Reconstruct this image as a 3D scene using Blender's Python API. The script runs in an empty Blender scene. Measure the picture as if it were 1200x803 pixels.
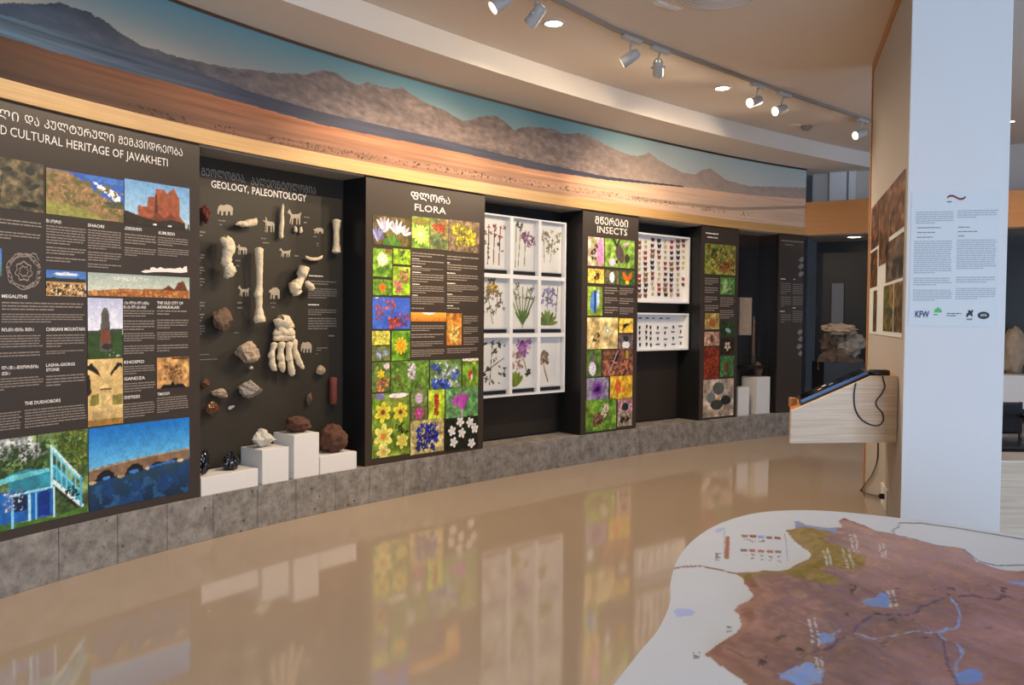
import bpy, bmesh, math, random
import numpy as np
from mathutils import Vector, Matrix, noise as mnoise
random.seed(7); rng = np.random.default_rng(7)
sc = bpy.context.scene
col = sc.collection

# ------------------------------------------------------------------ camera
E0 = 1.55; F = 960.0
CM = np.array([[0.99996, -0.0089342, 0.0], [0.00026831, 0.03003035, -0.99954895], [0.00893016, 0.99950906, 0.03003155]])
cam = bpy.data.cameras.new('camera'); cam.lens = F / 1200 * 36; cam.sensor_width = 36; cam.clip_start = 0.05
co = bpy.data.objects.new('camera', cam); col.objects.link(co)
co.matrix_world = Matrix.Translation((0, 0, E0)) @ Matrix([list(r) for r in CM]).to_4x4()
sc.camera = co
sc.view_settings.view_transform = 'Standard'; sc.view_settings.look = 'None'
sc.view_settings.gamma = 1; sc.view_settings.exposure = 0.29; sc.view_settings.use_curve_mapping = False

# ------------------------------------------------------------------ world and daylight
W = bpy.data.worlds.new('world'); sc.world = W; W.use_nodes = True
W.node_tree.nodes['Background'].inputs[0].default_value = (0.35, 0.55, 0.9, 1)
W.node_tree.nodes['Background'].inputs[1].default_value = 1.0

def area(name, loc, target, sx, sy, power, color):
    l = bpy.data.lights.new(name, 'AREA'); l.shape = 'RECTANGLE'; l.size = sx; l.size_y = sy; l.energy = power; l.color = color
    o = bpy.data.objects.new(name, l); col.objects.link(o); o.location = loc
    o.rotation_euler = (Vector(target) - Vector(loc)).to_track_quat('-Z', 'Y').to_euler()
    return o
DAY = (0.54, 0.73, 1.0)
area('daylight_window_back', (1.8, -3.75, 1.6), (1.8, 0, 1.35), 2.5, 2.1, 190, DAY)
area('daylight_window_back', (5.2, -3.75, 1.6), (5.0, 0, 1.35), 2.5, 2.1, 150, DAY)
area('daylight_window_right', (8.35, 4.5, 1.9), (0, 4.8, 1.7), 3.0, 2.3, 70, DAY)

WARM = (1.0, 0.78, 0.54)
def spotlight(loc, target, power, angle=60, blend=0.6, size=0.03, color=WARM):
    l = bpy.data.lights.new('spot_beam', 'SPOT'); l.energy = power; l.color = color
    l.spot_size = math.radians(angle); l.spot_blend = blend; l.shadow_soft_size = size
    o = bpy.data.objects.new('spot_beam', l); col.objects.link(o); o.location = loc
    o.rotation_euler = (Vector(target) - Vector(loc)).to_track_quat('-Z', 'Y').to_euler()
    return o

# ------------------------------------------------------------------ projection helpers (photograph is 1200x803)
C0 = np.array([0, 0, E0])
def rayd(x, y): return CM @ np.array([(x - 600) / F, -(y - 401.5) / F, -1.0])
def atz(x, y, h):
    d = rayd(x, y); return C0 + d * ((h - E0) / d[2])
def atplane(x, y, p, n):
    d = rayd(x, y); p = np.array(p, float); n = np.array(n, float)
    return C0 + d * (((p - C0) @ n) / (d @ n))
def project(P):
    v = (np.asarray(P, float) - C0) @ CM
    return 600 + F * v[..., 0] / -v[..., 2], 401.5 - F * v[..., 1] / -v[..., 2]

# ------------------------------------------------------------------ the curved wall line
CP = np.array([(-2.77, 4.42), (-2.61, 4.72), (-2.363, 5.15), (-2.12, 5.57), (-1.76, 6.02), (-1.22, 6.70), (-.885, 7.09), (-.272, 7.78), (.345, 8.27), (.73, 8.62), (1.39, 9.27), (2.04, 9.78), (2.87, 10.47), (3.97, 11.16)])
sd = np.concatenate([[0], np.cumsum(np.hypot(*np.diff(CP, axis=0).T))])
px_, py_ = np.polyfit(sd, CP[:, 0], 4), np.polyfit(sd, CP[:, 1], 4)
S_END = sd[-1]
def curve_pt(s):
    s = np.asarray(s, float); sc_ = np.clip(s, 0, S_END)
    x, y = np.polyval(px_, sc_), np.polyval(py_, sc_)
    dx, dy = np.polyval(np.polyder(px_), sc_), np.polyval(np.polyder(py_), sc_)
    L = np.hypot(dx, dy); dx, dy = dx / L, dy / L
    # left of the picture the wall goes on, turning slowly
    t = np.minimum(s, 0.0); a = np.arctan2(dy, dx)
    k = 0.055
    am = a - 0.5 * k * t  # mean heading over the extension
    x = x + t * np.cos(am) * (t < 0); y = y + t * np.sin(am) * (t < 0)
    dx = np.where(t < 0, np.cos(a - k * t), dx); dy = np.where(t < 0, np.sin(a - k * t), dy)
    return x, y, dx, dy
def wall(s, off, z):          # off > 0 goes into the room
    x, y, dx, dy = curve_pt(s)
    return np.stack([x + dy * off, y - dx * off, np.broadcast_to(z, np.shape(x))], -1)
_S = np.linspace(-4, S_END + 0.3, 4000)
_hc = {}
def hit(px, py, off=0.0):     # pixel -> (s, z) on the wall line moved by off
    k = round(off, 4)
    if k not in _hc:
        q = wall(_S, off, 0.0); _hc[k] = (q, np.arctan2(q[:, 0], q[:, 1]))
    q, an = _hc[k]
    d = rayd(px, py); a = math.atan2(d[0], d[1])
    s = float(np.interp(a, an, _S)); p = wall(s, off, 0.0)
    return s, float(E0 + d[2] * math.hypot(p[0], p[1]) / math.hypot(d[0], d[1]))
HP, HB, HT, HM, HC = 0.307, 2.706, 2.809, 3.603, 3.80

# ------------------------------------------------------------------ materials
def lin(c):
    return tuple(((v / 255) / 12.92 if v <= 10.3 else (((v / 255) + 0.055) / 1.055) ** 2.4) for v in c)
def mat(name, rgb, rough=0.5, metal=0.0, spec=0.5, bump=0.0, bscale=60, vary=0.0, vscale=8, emit=None, estr=0.0, coat=0.0):
    m = bpy.data.materials.new(name); m.use_nodes = True; nt = m.node_tree; b = nt.nodes['Principled BSDF']
    b.inputs['Base Color'].default_value = (*lin(rgb), 1); b.inputs['Roughness'].default_value = rough
    b.inputs['Metallic'].default_value = metal; b.inputs['Specular IOR Level'].default_value = spec
    b.inputs['Coat Weight'].default_value = coat
    tc = nt.nodes.new('ShaderNodeTexCoord')
    nz = nt.nodes.new('ShaderNodeTexNoise'); nz.inputs['Scale'].default_value = vscale; nz.inputs['Detail'].default_value = 6
    nt.links.new(tc.outputs['Object'], nz.inputs['Vector'])
    if vary:
        mx = nt.nodes.new('ShaderNodeMix'); mx.data_type = 'RGBA'
        l = lin(rgb)
        mx.inputs[6].default_value = (*[v * (1 - vary) for v in l], 1); mx.inputs[7].default_value = (*[min(1, v * (1 + vary)) for v in l], 1)
        nt.links.new(nz.outputs['Fac'], mx.inputs[0]); nt.links.new(mx.outputs[2], b.inputs['Base Color'])
    if bump:
        n2 = nt.nodes.new('ShaderNodeTexNoise'); n2.inputs['Scale'].default_value = bscale; n2.inputs['Detail'].default_value = 4
        nt.links.new(tc.outputs['Object'], n2.inputs['Vector'])
        bp = nt.nodes.new('ShaderNodeBump'); bp.inputs['Strength'].default_value = bump; bp.inputs['Distance'].default_value = 0.01
        nt.links.new(n2.outputs['Fac'], bp.inputs['Height']); nt.links.new(bp.outputs['Normal'], b.inputs['Normal'])
    if emit:
        b.inputs['Emission Color'].default_value = (*lin(emit), 1); b.inputs['Emission Strength'].default_value = estr
    return m
def wood(name, c1, c2, rough=0.4, axis=2, scale=1.0):
    m = bpy.data.materials.new(name); m.use_nodes = True; nt = m.node_tree; b = nt.nodes['Principled BSDF']
    tc = nt.nodes.new('ShaderNodeTexCoord'); mp = nt.nodes.new('ShaderNodeMapping')
    s = [1.2 * scale, 1.2 * scale, 1.2 * scale]; s[axis] = 60 * scale; mp.inputs['Scale'].default_value = s
    nz = nt.nodes.new('ShaderNodeTexNoise'); nz.inputs['Scale'].default_value = 1.5; nz.inputs['Detail'].default_value = 8; nz.inputs['Distortion'].default_value = 0.6
    r = nt.nodes.new('ShaderNodeValToRGB'); r.color_ramp.elements[0].position = 0.35; r.color_ramp.elements[1].position = 0.65
    r.color_ramp.elements[0].color = (*lin(c1), 1); r.color_ramp.elements[1].color = (*lin(c2), 1)
    nt.links.new(tc.outputs['Object'], mp.inputs[0]); nt.links.new(mp.outputs[0], nz.inputs['Vector'])
    nt.links.new(nz.outputs['Fac'], r.inputs[0]); nt.links.new(r.outputs[0], b.inputs['Base Color'])
    b.inputs['Roughness'].default_value = rough
    return m
def attr_mat(name, rough=0.45, spec=0.4, coat=0.0):
    m = bpy.data.materials.new(name); m.use_nodes = True; nt = m.node_tree; b = nt.nodes['Principled BSDF']
    a = nt.nodes.new('ShaderNodeAttribute'); a.attribute_name = 'Col'
    nt.links.new(a.outputs['Color'], b.inputs['Base Color'])
    b.inputs['Roughness'].default_value = rough; b.inputs['Specular IOR Level'].default_value = spec; b.inputs['Coat Weight'].default_value = coat
    return m
def concrete():
    m = mat('concrete', (118, 113, 108), 0.75, bump=0.35, bscale=45)
    nt = m.node_tree; b = nt.nodes['Principled BSDF']
    tc = nt.nodes.new('ShaderNodeTexCoord')
    n1 = nt.nodes.new('ShaderNodeTexNoise'); n1.inputs['Scale'].default_value = 11; n1.inputs['Detail'].default_value = 9; n1.inputs['Roughness'].default_value = 0.65
    n2 = nt.nodes.new('ShaderNodeTexVoronoi'); n2.inputs['Scale'].default_value = 11
    nd = nt.nodes.new('ShaderNodeTexNoise'); nd.inputs['Scale'].default_value = 34; nd.inputs['Detail'].default_value = 3
    r1 = nt.nodes.new('ShaderNodeValToRGB'); r1.color_ramp.elements[0].position = 0.3; r1.color_ramp.elements[1].position = 0.72
    r1.color_ramp.elements[0].color = (*lin((102, 97, 92)), 1); r1.color_ramp.elements[1].color = (*lin((164, 158, 151)), 1)
    r2 = nt.nodes.new('ShaderNodeValToRGB'); r2.color_ramp.elements[0].position = 0.07; r2.color_ramp.elements[1].position = 0.13
    r2.color_ramp.elements[0].color = (0.25, 0.25, 0.25, 1); r2.color_ramp.elements[1].color = (1, 1, 1, 1)
    r3 = nt.nodes.new('ShaderNodeValToRGB'); r3.color_ramp.elements[0].position = 0.32; r3.color_ramp.elements[1].position = 0.48
    r3.color_ramp.elements[0].color = (0.74, 0.74, 0.74, 1); r3.color_ramp.elements[1].color = (1, 1, 1, 1)
    mm = nt.nodes.new('ShaderNodeMix'); mm.data_type = 'RGBA'; mm.blend_type = 'MULTIPLY'; mm.inputs[0].default_value = 1
    m2 = nt.nodes.new('ShaderNodeMix'); m2.data_type = 'RGBA'; m2.blend_type = 'MULTIPLY'; m2.inputs[0].default_value = 0.8
    for n in (n1, n2, nd): nt.links.new(tc.outputs['Object'], n.inputs['Vector'])
    nt.links.new(n1.outputs['Fac'], r1.inputs[0]); nt.links.new(n2.outputs['Distance'], r2.inputs[0]); nt.links.new(nd.outputs['Fac'], r3.inputs[0])
    nt.links.new(r1.outputs[0], mm.inputs[6]); nt.links.new(r2.outputs[0], mm.inputs[7])
    nt.links.new(mm.outputs[2], m2.inputs[6]); nt.links.new(r3.outputs[0], m2.inputs[7]); nt.links.new(m2.outputs[2], b.inputs['Base Color'])
    return m
def glass(name, rough=0.0, tint=(1, 1, 1)):
    m = bpy.data.materials.new(name); m.use_nodes = True; nt = m.node_tree
    nt.nodes.remove(nt.nodes['Principled BSDF']); out = nt.nodes['Material Output']
    t = nt.nodes.new('ShaderNodeBsdfTransparent'); t.inputs[0].default_value = (*tint, 1)
    g = nt.nodes.new('ShaderNodeBsdfGlossy'); g.inputs['Roughness'].default_value = rough
    f = nt.nodes.new('ShaderNodeFresnel'); f.inputs[0].default_value = 1.36
    mx = nt.nodes.new('ShaderNodeMixShader')
    ge = nt.nodes.new('ShaderNodeNewGeometry'); iv = nt.nodes.new('ShaderNodeMath'); iv.operation = 'SUBTRACT'; iv.inputs[0].default_value = 1
    mu = nt.nodes.new('ShaderNodeMath'); mu.operation = 'MULTIPLY'
    nt.links.new(ge.outputs['Backfacing'], iv.inputs[1]); nt.links.new(f.outputs[0], mu.inputs[0]); nt.links.new(iv.outputs[0], mu.inputs[1])
    nt.links.new(mu.outputs[0], mx.inputs[0]); nt.links.new(t.outputs[0], mx.inputs[1]); nt.links.new(g.outputs[0], mx.inputs[2]); nt.links.new(mx.outputs[0], out.inputs[0])
    return m
M = {}
M['floor'] = mat('polished_floor', (178, 160, 142), 0.07, spec=0.75, vary=0.08, vscale=0.9, bump=0.012, bscale=2.2)
M['ceiling'] = mat('ceiling_paint', (222, 210, 198), 0.9)
M['fascia'] = mat('fascia_paint', (232, 222, 208), 0.9)
M['wallpaint'] = mat('wall_paint', (205, 198, 190), 0.85)
M['dimwall'] = mat('dim_wall_paint', (138, 130, 122), 0.85)  # unseen room walls, darkened to weaken their reflection in the case glass
M['partition'] = mat('partition_paint', (184, 178, 174), 0.8)
M['white'] = mat('white_paint', (232, 232, 232), 0.45)
M['pillar'] = mat('pillar_paint', (226, 228, 230), 0.8)
M['pedestal'] = mat('pedestal_white', (226, 224, 222), 0.4)
M['board'] = mat('display_board', (61, 53, 47), 0.32, spec=0.4)
M['dark'] = mat('case_black', (30, 29, 29), 0.35, spec=0.35)
M['back'] = mat('case_back', (54, 50, 43), 0.45, spec=0.3)
M['back2'] = mat('case_back_dark', (46, 40, 35), 0.35, spec=0.35)
M['niche_top'] = mat('niche_top', (150, 146, 138), 0.7)
M['band'] = wood('oak_band', (188, 146, 90), (204, 162, 102), axis=2, scale=0.7)
M['orange'] = wood('oak_orange', (196, 130, 68), (202, 136, 72), axis=2, scale=0.5)
M['trimwood'] = wood('oak_trim', (176, 122, 70), (196, 140, 84), axis=1)
M['ash'] = wood('pale_ash', (208, 186, 160), (230, 212, 190), axis=2, scale=0.9)
M['concrete'] = concrete()
M['darktrim'] = mat('dark_trim', (62, 36, 22), 0.5)
M['print'] = attr_mat('print_colours', 0.42)
M['mural'] = attr_mat('mural_print', 0.6, 0.25)
M['map'] = attr_mat('map_print', 0.5, 0.35)
M['ink_white'] = mat('white_ink', (240, 234, 226), 0.5)
M['ink_grey'] = mat('grey_ink', (146, 133, 122), 0.5)
M['ink_dim'] = mat('dim_ink', (120, 116, 112), 0.5)
M['ink_cream'] = mat('cream_ink', (172, 160, 140), 0.5)
M['ink_title'] = mat('grey_title_ink', (158, 154, 148), 0.5)
M['ink_dark'] = mat('dark_ink', (96, 98, 104), 0.6)
M['ink_navy'] = mat('navy_ink', (50, 60, 110), 0.6)
M['ink_green'] = mat('green_ink', (90, 190, 110), 0.6)
M['ink_black'] = mat('black_ink', (38, 38, 44), 0.6)
M['ink_red'] = mat('red_ink', (190, 60, 50), 0.6)
M['paper'] = mat('paper', (220, 226, 229), 0.6)
M['bone'] = mat('bone', (214, 198, 168), 0.75, bump=0.9, bscale=55, vary=0.32, vscale=22)
M['stone_brown'] = mat('stone_brown', (96, 74, 56), 0.8, bump=0.6, bscale=30, vary=0.3, vscale=18)
M['stone_tan'] = mat('stone_tan', (168, 146, 122), 0.8, bump=0.6, bscale=30, vary=0.25, vscale=18)
M['stone_grey'] = mat('stone_grey', (142, 132, 120), 0.85, bump=0.6, bscale=30, vary=0.25, vscale=22)
M['stone_pale'] = mat('stone_pale', (192, 188, 176), 0.85, bump=0.7, bscale=30, vary=0.3, vscale=30)
M['stone_red'] = mat('stone_red', (112, 54, 40), 0.7, bump=0.4, bscale=30, vary=0.3, vscale=18)
M['scoria'] = mat('scoria', (88, 56, 42), 0.95, bump=1.0, bscale=70, vary=0.4, vscale=40)
M['obsidian'] = mat('obsidian', (26, 24, 24), 0.15, spec=0.7, vary=0.3)
M['amber'] = mat('amber_obsidian', (96, 56, 30), 0.2, spec=0.7, vary=0.8, vscale=30)
M['black'] = mat('black_plastic', (18, 18, 20), 0.3)
M['metal_grey'] = mat('track_grey', (150, 142, 134), 0.45)
M['lamp_white'] = mat('lamp_body', (186, 184, 180), 0.4)
M['screen'] = mat('screen_glass', (10, 12, 16), 0.08, spec=0.6)
M['blue_lit_edge'] = mat('blue_lit_edge', (78, 108, 156), 0.3)
M['glow'] = mat('lamp_glow', (255, 240, 215), 0.5, emit=(255, 232, 196), estr=14)
M['glass'] = glass('case_glass')

# ------------------------------------------------------------------ object helpers
def tag(o, label=None, cat=None, group=None, kind=None):
    if label: o['label'] = label
    if cat: o['category'] = cat
    if group: o['group'] = group
    if kind: o['kind'] = kind
    return o
def empty(name, loc=(0, 0, 0), label=None, cat=None, group=None, kind=None):
    o = bpy.data.objects.new(name, None); o.empty_display_size = 0.1; col.objects.link(o); o.location = loc
    return tag(o, label, cat, group, kind)
def wloc(o):
    p = Vector((0, 0, 0))
    while o: p += o.location; o = o.parent
    return p
def obj(name, V, Fc, m, parent=None, smooth=False, colors=None, label=None):
    V = np.asarray(V, float).reshape(-1, 3)
    if parent is not None: org = np.array(wloc(parent)); own = np.zeros(3)
    else:
        own = np.array([V[:, 0].mean(), V[:, 1].mean(), V[:, 2].min()]); org = own
    me = bpy.data.meshes.new(name)
    if isinstance(Fc, np.ndarray) and Fc.ndim == 2:
        n, k = Fc.shape
        me.vertices.add(len(V)); me.vertices.foreach_set('co', (V - org).ravel())
        me.loops.add(n * k); me.loops.foreach_set('vertex_index', Fc.ravel().astype(np.int32))
        me.polygons.add(n); me.polygons.foreach_set('loop_start', np.arange(0, n * k, k, dtype=np.int32))
        me.update(calc_edges=True); me.validate()
    else:
        me.from_pydata([tuple(v) for v in (V - org)], [], [tuple(int(i) for i in f) for f in Fc]); me.update()
    me.materials.append(M[m] if isinstance(m, str) else m)
    if colors is not None:
        a = me.color_attributes.new('Col', 'FLOAT_COLOR', 'POINT')
        c = np.ones((len(V), 4), np.float32); c[:, :3] = colors; a.data.foreach_set('color', c.ravel())
    if smooth: me.polygons.foreach_set('use_smooth', np.ones(len(me.polygons), bool))
    o = bpy.data.objects.new(name, me); col.objects.link(o)
    if parent is not None: o.parent = parent
    else: o.location = own
    if label: o['label'] = label
    return o
def bevel(o, w=0.004, seg=2):
    md = o.modifiers.new('bevel', 'BEVEL'); md.width = w; md.segments = seg; md.limit_method = 'ANGLE'; return o
class MB:
    def __init__(s): s.V = []; s.F = []
    def add(s, V, Fc):
        b = len(s.V); s.V += [tuple(map(float, v)) for v in V]; s.F += [tuple(int(i) + b for i in f) for f in Fc]; return s
    def box(s, a, b):
        (x0, y0, z0), (x1, y1, z1) = a, b
        return s.add([(x0, y0, z0), (x1, y0, z0), (x1, y1, z0), (x0, y1, z0), (x0, y0, z1), (x1, y0, z1), (x1, y1, z1), (x0, y1, z1)], BOXF)
    def hexa(s, bot, top):
        return s.add(list(bot) + list(top), BOXF)
    def wallbox(s, s0, s1, o0, o1, z0, z1, n=1):
        ss = np.linspace(s0, s1, n + 1); b = len(s.V)
        for q in ss:
            for off, z in ((o0, z0), (o1, z0), (o1, z1), (o0, z1)): s.V.append(tuple(wall(q, off, z)))
        for i in range(n):
            a = b + 4 * i
            for j in range(4): s.F.append((a + j, a + 4 + j, a + 4 + (j + 1) % 4, a + (j + 1) % 4))
        s.F.append((b, b + 1, b + 2, b + 3)); e = b + 4 * n; s.F.append((e + 3, e + 2, e + 1, e))
        return s
    def tube(s, pts, r, n=8, cap=True):
        pts = [Vector(p) for p in pts]; r = [r] * len(pts) if not hasattr(r, '__len__') else r
        b = len(s.V); t0 = (pts[1] - pts[0]).normalized()
        u = t0.orthogonal().normalized()
        for i, p in enumerate(pts):
            t = (pts[min(i + 1, len(pts) - 1)] - pts[max(i - 1, 0)]).normalized()
            u = (u - t * u.dot(t)).normalized(); v = t.cross(u)
            for k in range(n):
                a = 2 * math.pi * k / n; s.V.append(tuple(p + (u * math.cos(a) + v * math.sin(a)) * r[i]))
        for i in range(len(pts) - 1):
            for k in range(n):
                k2 = (k + 1) % n; s.F.append((b + i * n + k, b + i * n + k2, b + (i + 1) * n + k2, b + (i + 1) * n + k))
        if cap:
            s.F.append(tuple(b + k for k in range(n))[::-1]); e = b + (len(pts) - 1) * n; s.F.append(tuple(e + k for k in range(n)))
        return s
    def build(s, name, m, parent=None, smooth=False, label=None):
        o = obj(name, s.V, s.F, m, parent, smooth, label=label)
        bm = bmesh.new(); bm.from_mesh(o.data); bmesh.ops.recalc_face_normals(bm, faces=bm.faces); bm.to_mesh(o.data); bm.free()
        if smooth: o.data.polygons.foreach_set('use_smooth', np.ones(len(o.data.polygons), bool))
        return o
BOXF = [(0, 3, 2, 1), (4, 5, 6, 7), (0, 1, 5, 4), (1, 2, 6, 5), (2, 3, 7, 6), (3, 0, 4, 7)]
def gridfaces(nu, nv):
    i = np.arange(nu - 1)[:, None]; j = np.arange(nv - 1)[None, :]; a = (i * nv + j).ravel()
    return np.stack([a, a + nv, a + nv + 1, a + 1], -1)

# ------------------------------------------------------------------ flat print painter
def vnoise(u, v, seed=0):
    iu, iv = np.floor(u).astype(int), np.floor(v).astype(int); fu, fv = u - iu, v - iv
    fu, fv = fu * fu * (3 - 2 * fu), fv * fv * (3 - 2 * fv)
    def h(a, b):
        n = (a * 374761393 + b * 668265263 + seed * 1442695041) & 0xffffffff
        n = ((n ^ (n >> 13)) * 1274126177) & 0xffffffff
        return ((n ^ (n >> 16)) & 0xffff) / 65535.0
    return (h(iu, iv) * (1 - fu) + h(iu + 1, iv) * fu) * (1 - fv) + (h(iu, iv + 1) * (1 - fu) + h(iu + 1, iv + 1) * fu) * fv
def fbm(u, v, sc_=4, seed=0, oc=4):
    r = 0; a = 0.5; t = 0
    for k in range(oc): r = r + a * vnoise(u * sc_, v * sc_, seed + k); t += a; a *= 0.55; sc_ *= 2.1
    return r / t
def inpoly(x, y, poly):
    c = np.zeros(np.shape(x), bool); n = len(poly)
    for i in range(n):
        x0, y0 = poly[i]; x1, y1 = poly[(i + 1) % n]
        if y0 == y1: continue
        m = ((y0 > y) != (y1 > y)) & (x < (x1 - x0) * (y - y0) / (y1 - y0) + x0); c ^= m
    return c
def seg_d(x, y, a, b):
    ax, ay = a; bx, by = b; L = (bx - ax) ** 2 + (by - ay) ** 2 + 1e-12
    t = np.clip(((x - ax) * (bx - ax) + (y - ay) * (by - ay)) / L, 0, 1)
    return np.hypot(x - ax - t * (bx - ax), y - ay - t * (by - ay))
def paint(u, v, asp, ops, seed):
    """u,v in 0..1 (v up); asp = width/height. ops in fractions of the print."""
    r = np.random.default_rng(seed); x, y = u * asp, v
    c = np.zeros(u.shape + (3,))
    def put(m, rgb): c[m] = rgb
    for op in ops:
        k = op[0]
        if k == 'bg':
            _, a, b, s = op[:4]; f = fbm(x, y, s, seed)[..., None]; f = np.clip((f - 0.3) / 0.4, 0, 1)
            c[:] = (np.array(a) * (1 - f) + np.array(b) * f) * (1 if s <= 3 else (0.55 + 0.8 * fbm(x + 3, y + 1, s * 1.3, seed + 77, 3))[..., None])
        elif k == 'grad':      # vertical gradient between v0..v1
            _, v0, v1, a, b = op; f = np.clip((v - v0) / (v1 - v0), 0, 1)[..., None]; m = (v >= v0) & (v <= v1)
            c[m] = (np.array(a) * (1 - f) + np.array(b) * f)[m]
        elif k == 'f':         # flower: cx cy r petals colour centre [depth]
            _, cx, cy, R_, n, pc, cc = op[:7]; dx, dy = x - cx * asp, y - cy; rr = np.hypot(dx, dy) / R_; th = np.arctan2(dy, dx) + r.random() * 6
            lim = 0.5 + 0.5 * np.abs(np.cos(n * th / 2)); m = rr < lim
            sh = (0.72 + 0.28 * rr / np.maximum(lim, .1) + 0.15 * (vnoise(th * 5, rr * 6, seed) - .5))[..., None]
            c[m] = (np.array(pc) * sh)[m]; put(rr < 0.24, cc)
        elif k == 'b':         # blob: cx cy rx ry colour angle
            _, cx, cy, rx, ry, rgb = op[:6]; a = math.radians(op[6]) if len(op) > 6 else 0
            dx, dy = x - cx * asp, y - cy; p, q = dx * math.cos(a) + dy * math.sin(a), -dx * math.sin(a) + dy * math.cos(a)
            m = (p / rx) ** 2 + (q / ry) ** 2 + 0.5 * (fbm(x, y, 9, seed + 5) - .5) < 1
            sh = (0.8 + 0.4 * fbm(x, y, 16, seed + 3))[..., None]; c[m] = (np.array(rgb) * sh)[m]
        elif k == 'c':         # cluster of blobs
            _, n, x0, y0, x1, y1, rad, rgb = op
            for i in range(int(n * 1.8)):
                cx, cy = x0 + (x1 - x0) * r.random(), y0 + (y1 - y0) * r.random(); q = rad * (0.6 + 0.75 * r.random()); ph = r.random() * 6; kk = 2 + int(r.random() * 3)
                dx, dy = x - cx * asp, y - cy; rr = np.hypot(dx, dy); th = np.arctan2(dy, dx)
                m = rr < q * (0.72 + 0.38 * np.cos(kk * th + ph)); w = (0.6 + 0.5 * r.random()) * (1.1 - 0.35 * np.clip(rr / q, 0, 1))
                c[m] = (np.array(rgb) * w[..., None])[m]
        elif k == 'l':
            _, xa, ya, xb, yb, w, rgb = op; put(seg_d(x, y, (xa * asp, ya), (xb * asp, yb)) < w, rgb)
        elif k == 'p':
            _, rgb, pts = op; m = inpoly(u, v, pts); sh = (0.78 + 0.44 * fbm(x, y, 12, seed + 9))[..., None]; c[m] = (np.array(rgb) * sh)[m]
        elif k == 'n':         # noise speckle colour where fbm over threshold within v-range
            _, sc_, th, rgb, v0, v1 = op; m = (fbm(x, y, sc_, seed + 31) > th) & (v > v0) & (v < v1); put(m, rgb)
        elif k == 'w':         # petals (narrow ellipses) radiating: cx cy n len width colour a0 a1
            _, cx, cy, n, L_, wd, rgb, a0, a1 = op
            for i in range(n):
                a = math.radians(a0 + (a1 - a0) * i / max(1, n - 1)); mx, my = cx * asp + math.cos(a) * L_ * .5, cy + math.sin(a) * L_ * .5
                dx, dy = x - mx, y - my; p, q = dx * math.cos(a) + dy * math.sin(a), -dx * math.sin(a) + dy * math.cos(a)
                m = (p / (L_ * .55)) ** 2 + (q / wd) ** 2 < 1; put(m, np.array(rgb) * (0.75 + 0.3 * r.random()))
    c = c * 0.96 if ops[0][0] == 'bg' and ops[0][3] <= 2 else c * (0.84 + 0.18 * fbm(x, y, 14, seed + 60, 3) + 0.14 * vnoise(x * 60, y * 60, seed + 61))[..., None]
    c = np.clip(c, 0, 255) / 255; c = c * .86 + .14 * c.mean(-1, keepdims=True)
    return 255 * (c ** 1.22 if not (ops[0][0] == 'bg' and ops[0][3] <= 2) else c)
def to_lin(c):
    c = np.clip(c / 255.0, 0, 1); return np.where(c < 0.04045, c / 12.92, ((c + 0.055) / 1.055) ** 2.4)
def wall_rect(xL, xR, yT, yB, xt=None, xb=None, off=0.0):
    s0, _ = hit(xL, (yT + yB) / 2, off); s1, _ = hit(xR, (yT + yB) / 2, off)
    _, z1 = hit(xL if xt is None else xt, yT, off); _, z0 = hit(xR if xb is None else xb, yB, off)
    return s0, s1, z0, z1
def wall_print(name, parent, rect, ops, seed, off, res=0.0055, gain=1.0, material='print', label=None, margin=True):
    s0, s1, z0, z1 = rect
    nu = max(6, int((s1 - s0) / res)); nv = max(6, int((z1 - z0) / res))
    U, Vv = np.meshgrid(np.linspace(0, 1, nu), np.linspace(0, 1, nv), indexing='ij')
    c = to_lin(paint(U, Vv, (s1 - s0) / (z1 - z0), ops, seed)) * gain
    P = wall(s0 + (s1 - s0) * U, off, z0 + (z1 - z0) * Vv).reshape(-1, 3)
    return obj(name, P, gridfaces(nu, nv), material, parent, colors=np.clip(c, 0, 1).reshape(-1, 3), label=label)
_tc = {}
def text_mesh(body, bold=0.0):
    k = (body, bold)
    if k in _tc: return _tc[k]
    c = bpy.data.curves.new('lettering', 'FONT'); c.body = body; c.resolution_u = 2; c.offset = bold
    o = bpy.data.objects.new('lettering', c); col.objects.link(o); bpy.context.view_layer.update()
    dg = bpy.context.evaluated_depsgraph_get(); e = o.evaluated_get(dg); me = e.to_mesh()
    V = np.array([v.co[:] for v in me.vertices]); Fc = [tuple(p.vertices) for p in me.polygons]; e.to_mesh_clear()
    bpy.data.objects.remove(o); bpy.data.curves.remove(c)
    V[:, 0] -= V[:, 0].min(); V[:, 0] /= V[:, 0].max(); h = 0.74 if ord(body[0]) > 1000 else 0.70; V[:, 1] /= h
    _tc[k] = (V, Fc); return _tc[k]
def wall_text(body, parent, xL, xR, yb, hpx, off, m='ink_white', name='title', bold=0.0, yb_right=None):
    """letters between two picture columns; yb = baseline and hpx = capital height at xL"""
    V, Fc = text_mesh(body, bold)
    s0, z0 = hit(xL, yb, off); s1, _ = hit(xR, yb if yb_right is None else yb_right, off); _, z1 = hit(xL, yb - hpx, off)
    P = wall(s0 + (s1 - s0) * V[:, 0], off, 0.0); P[:, 2] = z0 + (z1 - z0) * V[:, 1]
    return obj(name, P, Fc, m, parent)
def text_rect(xL, xR, yT, yB, xt=None, xb=None, off=0.0):
    q = xL if xt is None else xt; return wall_rect(xL, xR, yT, yB, q, q, off)
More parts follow.
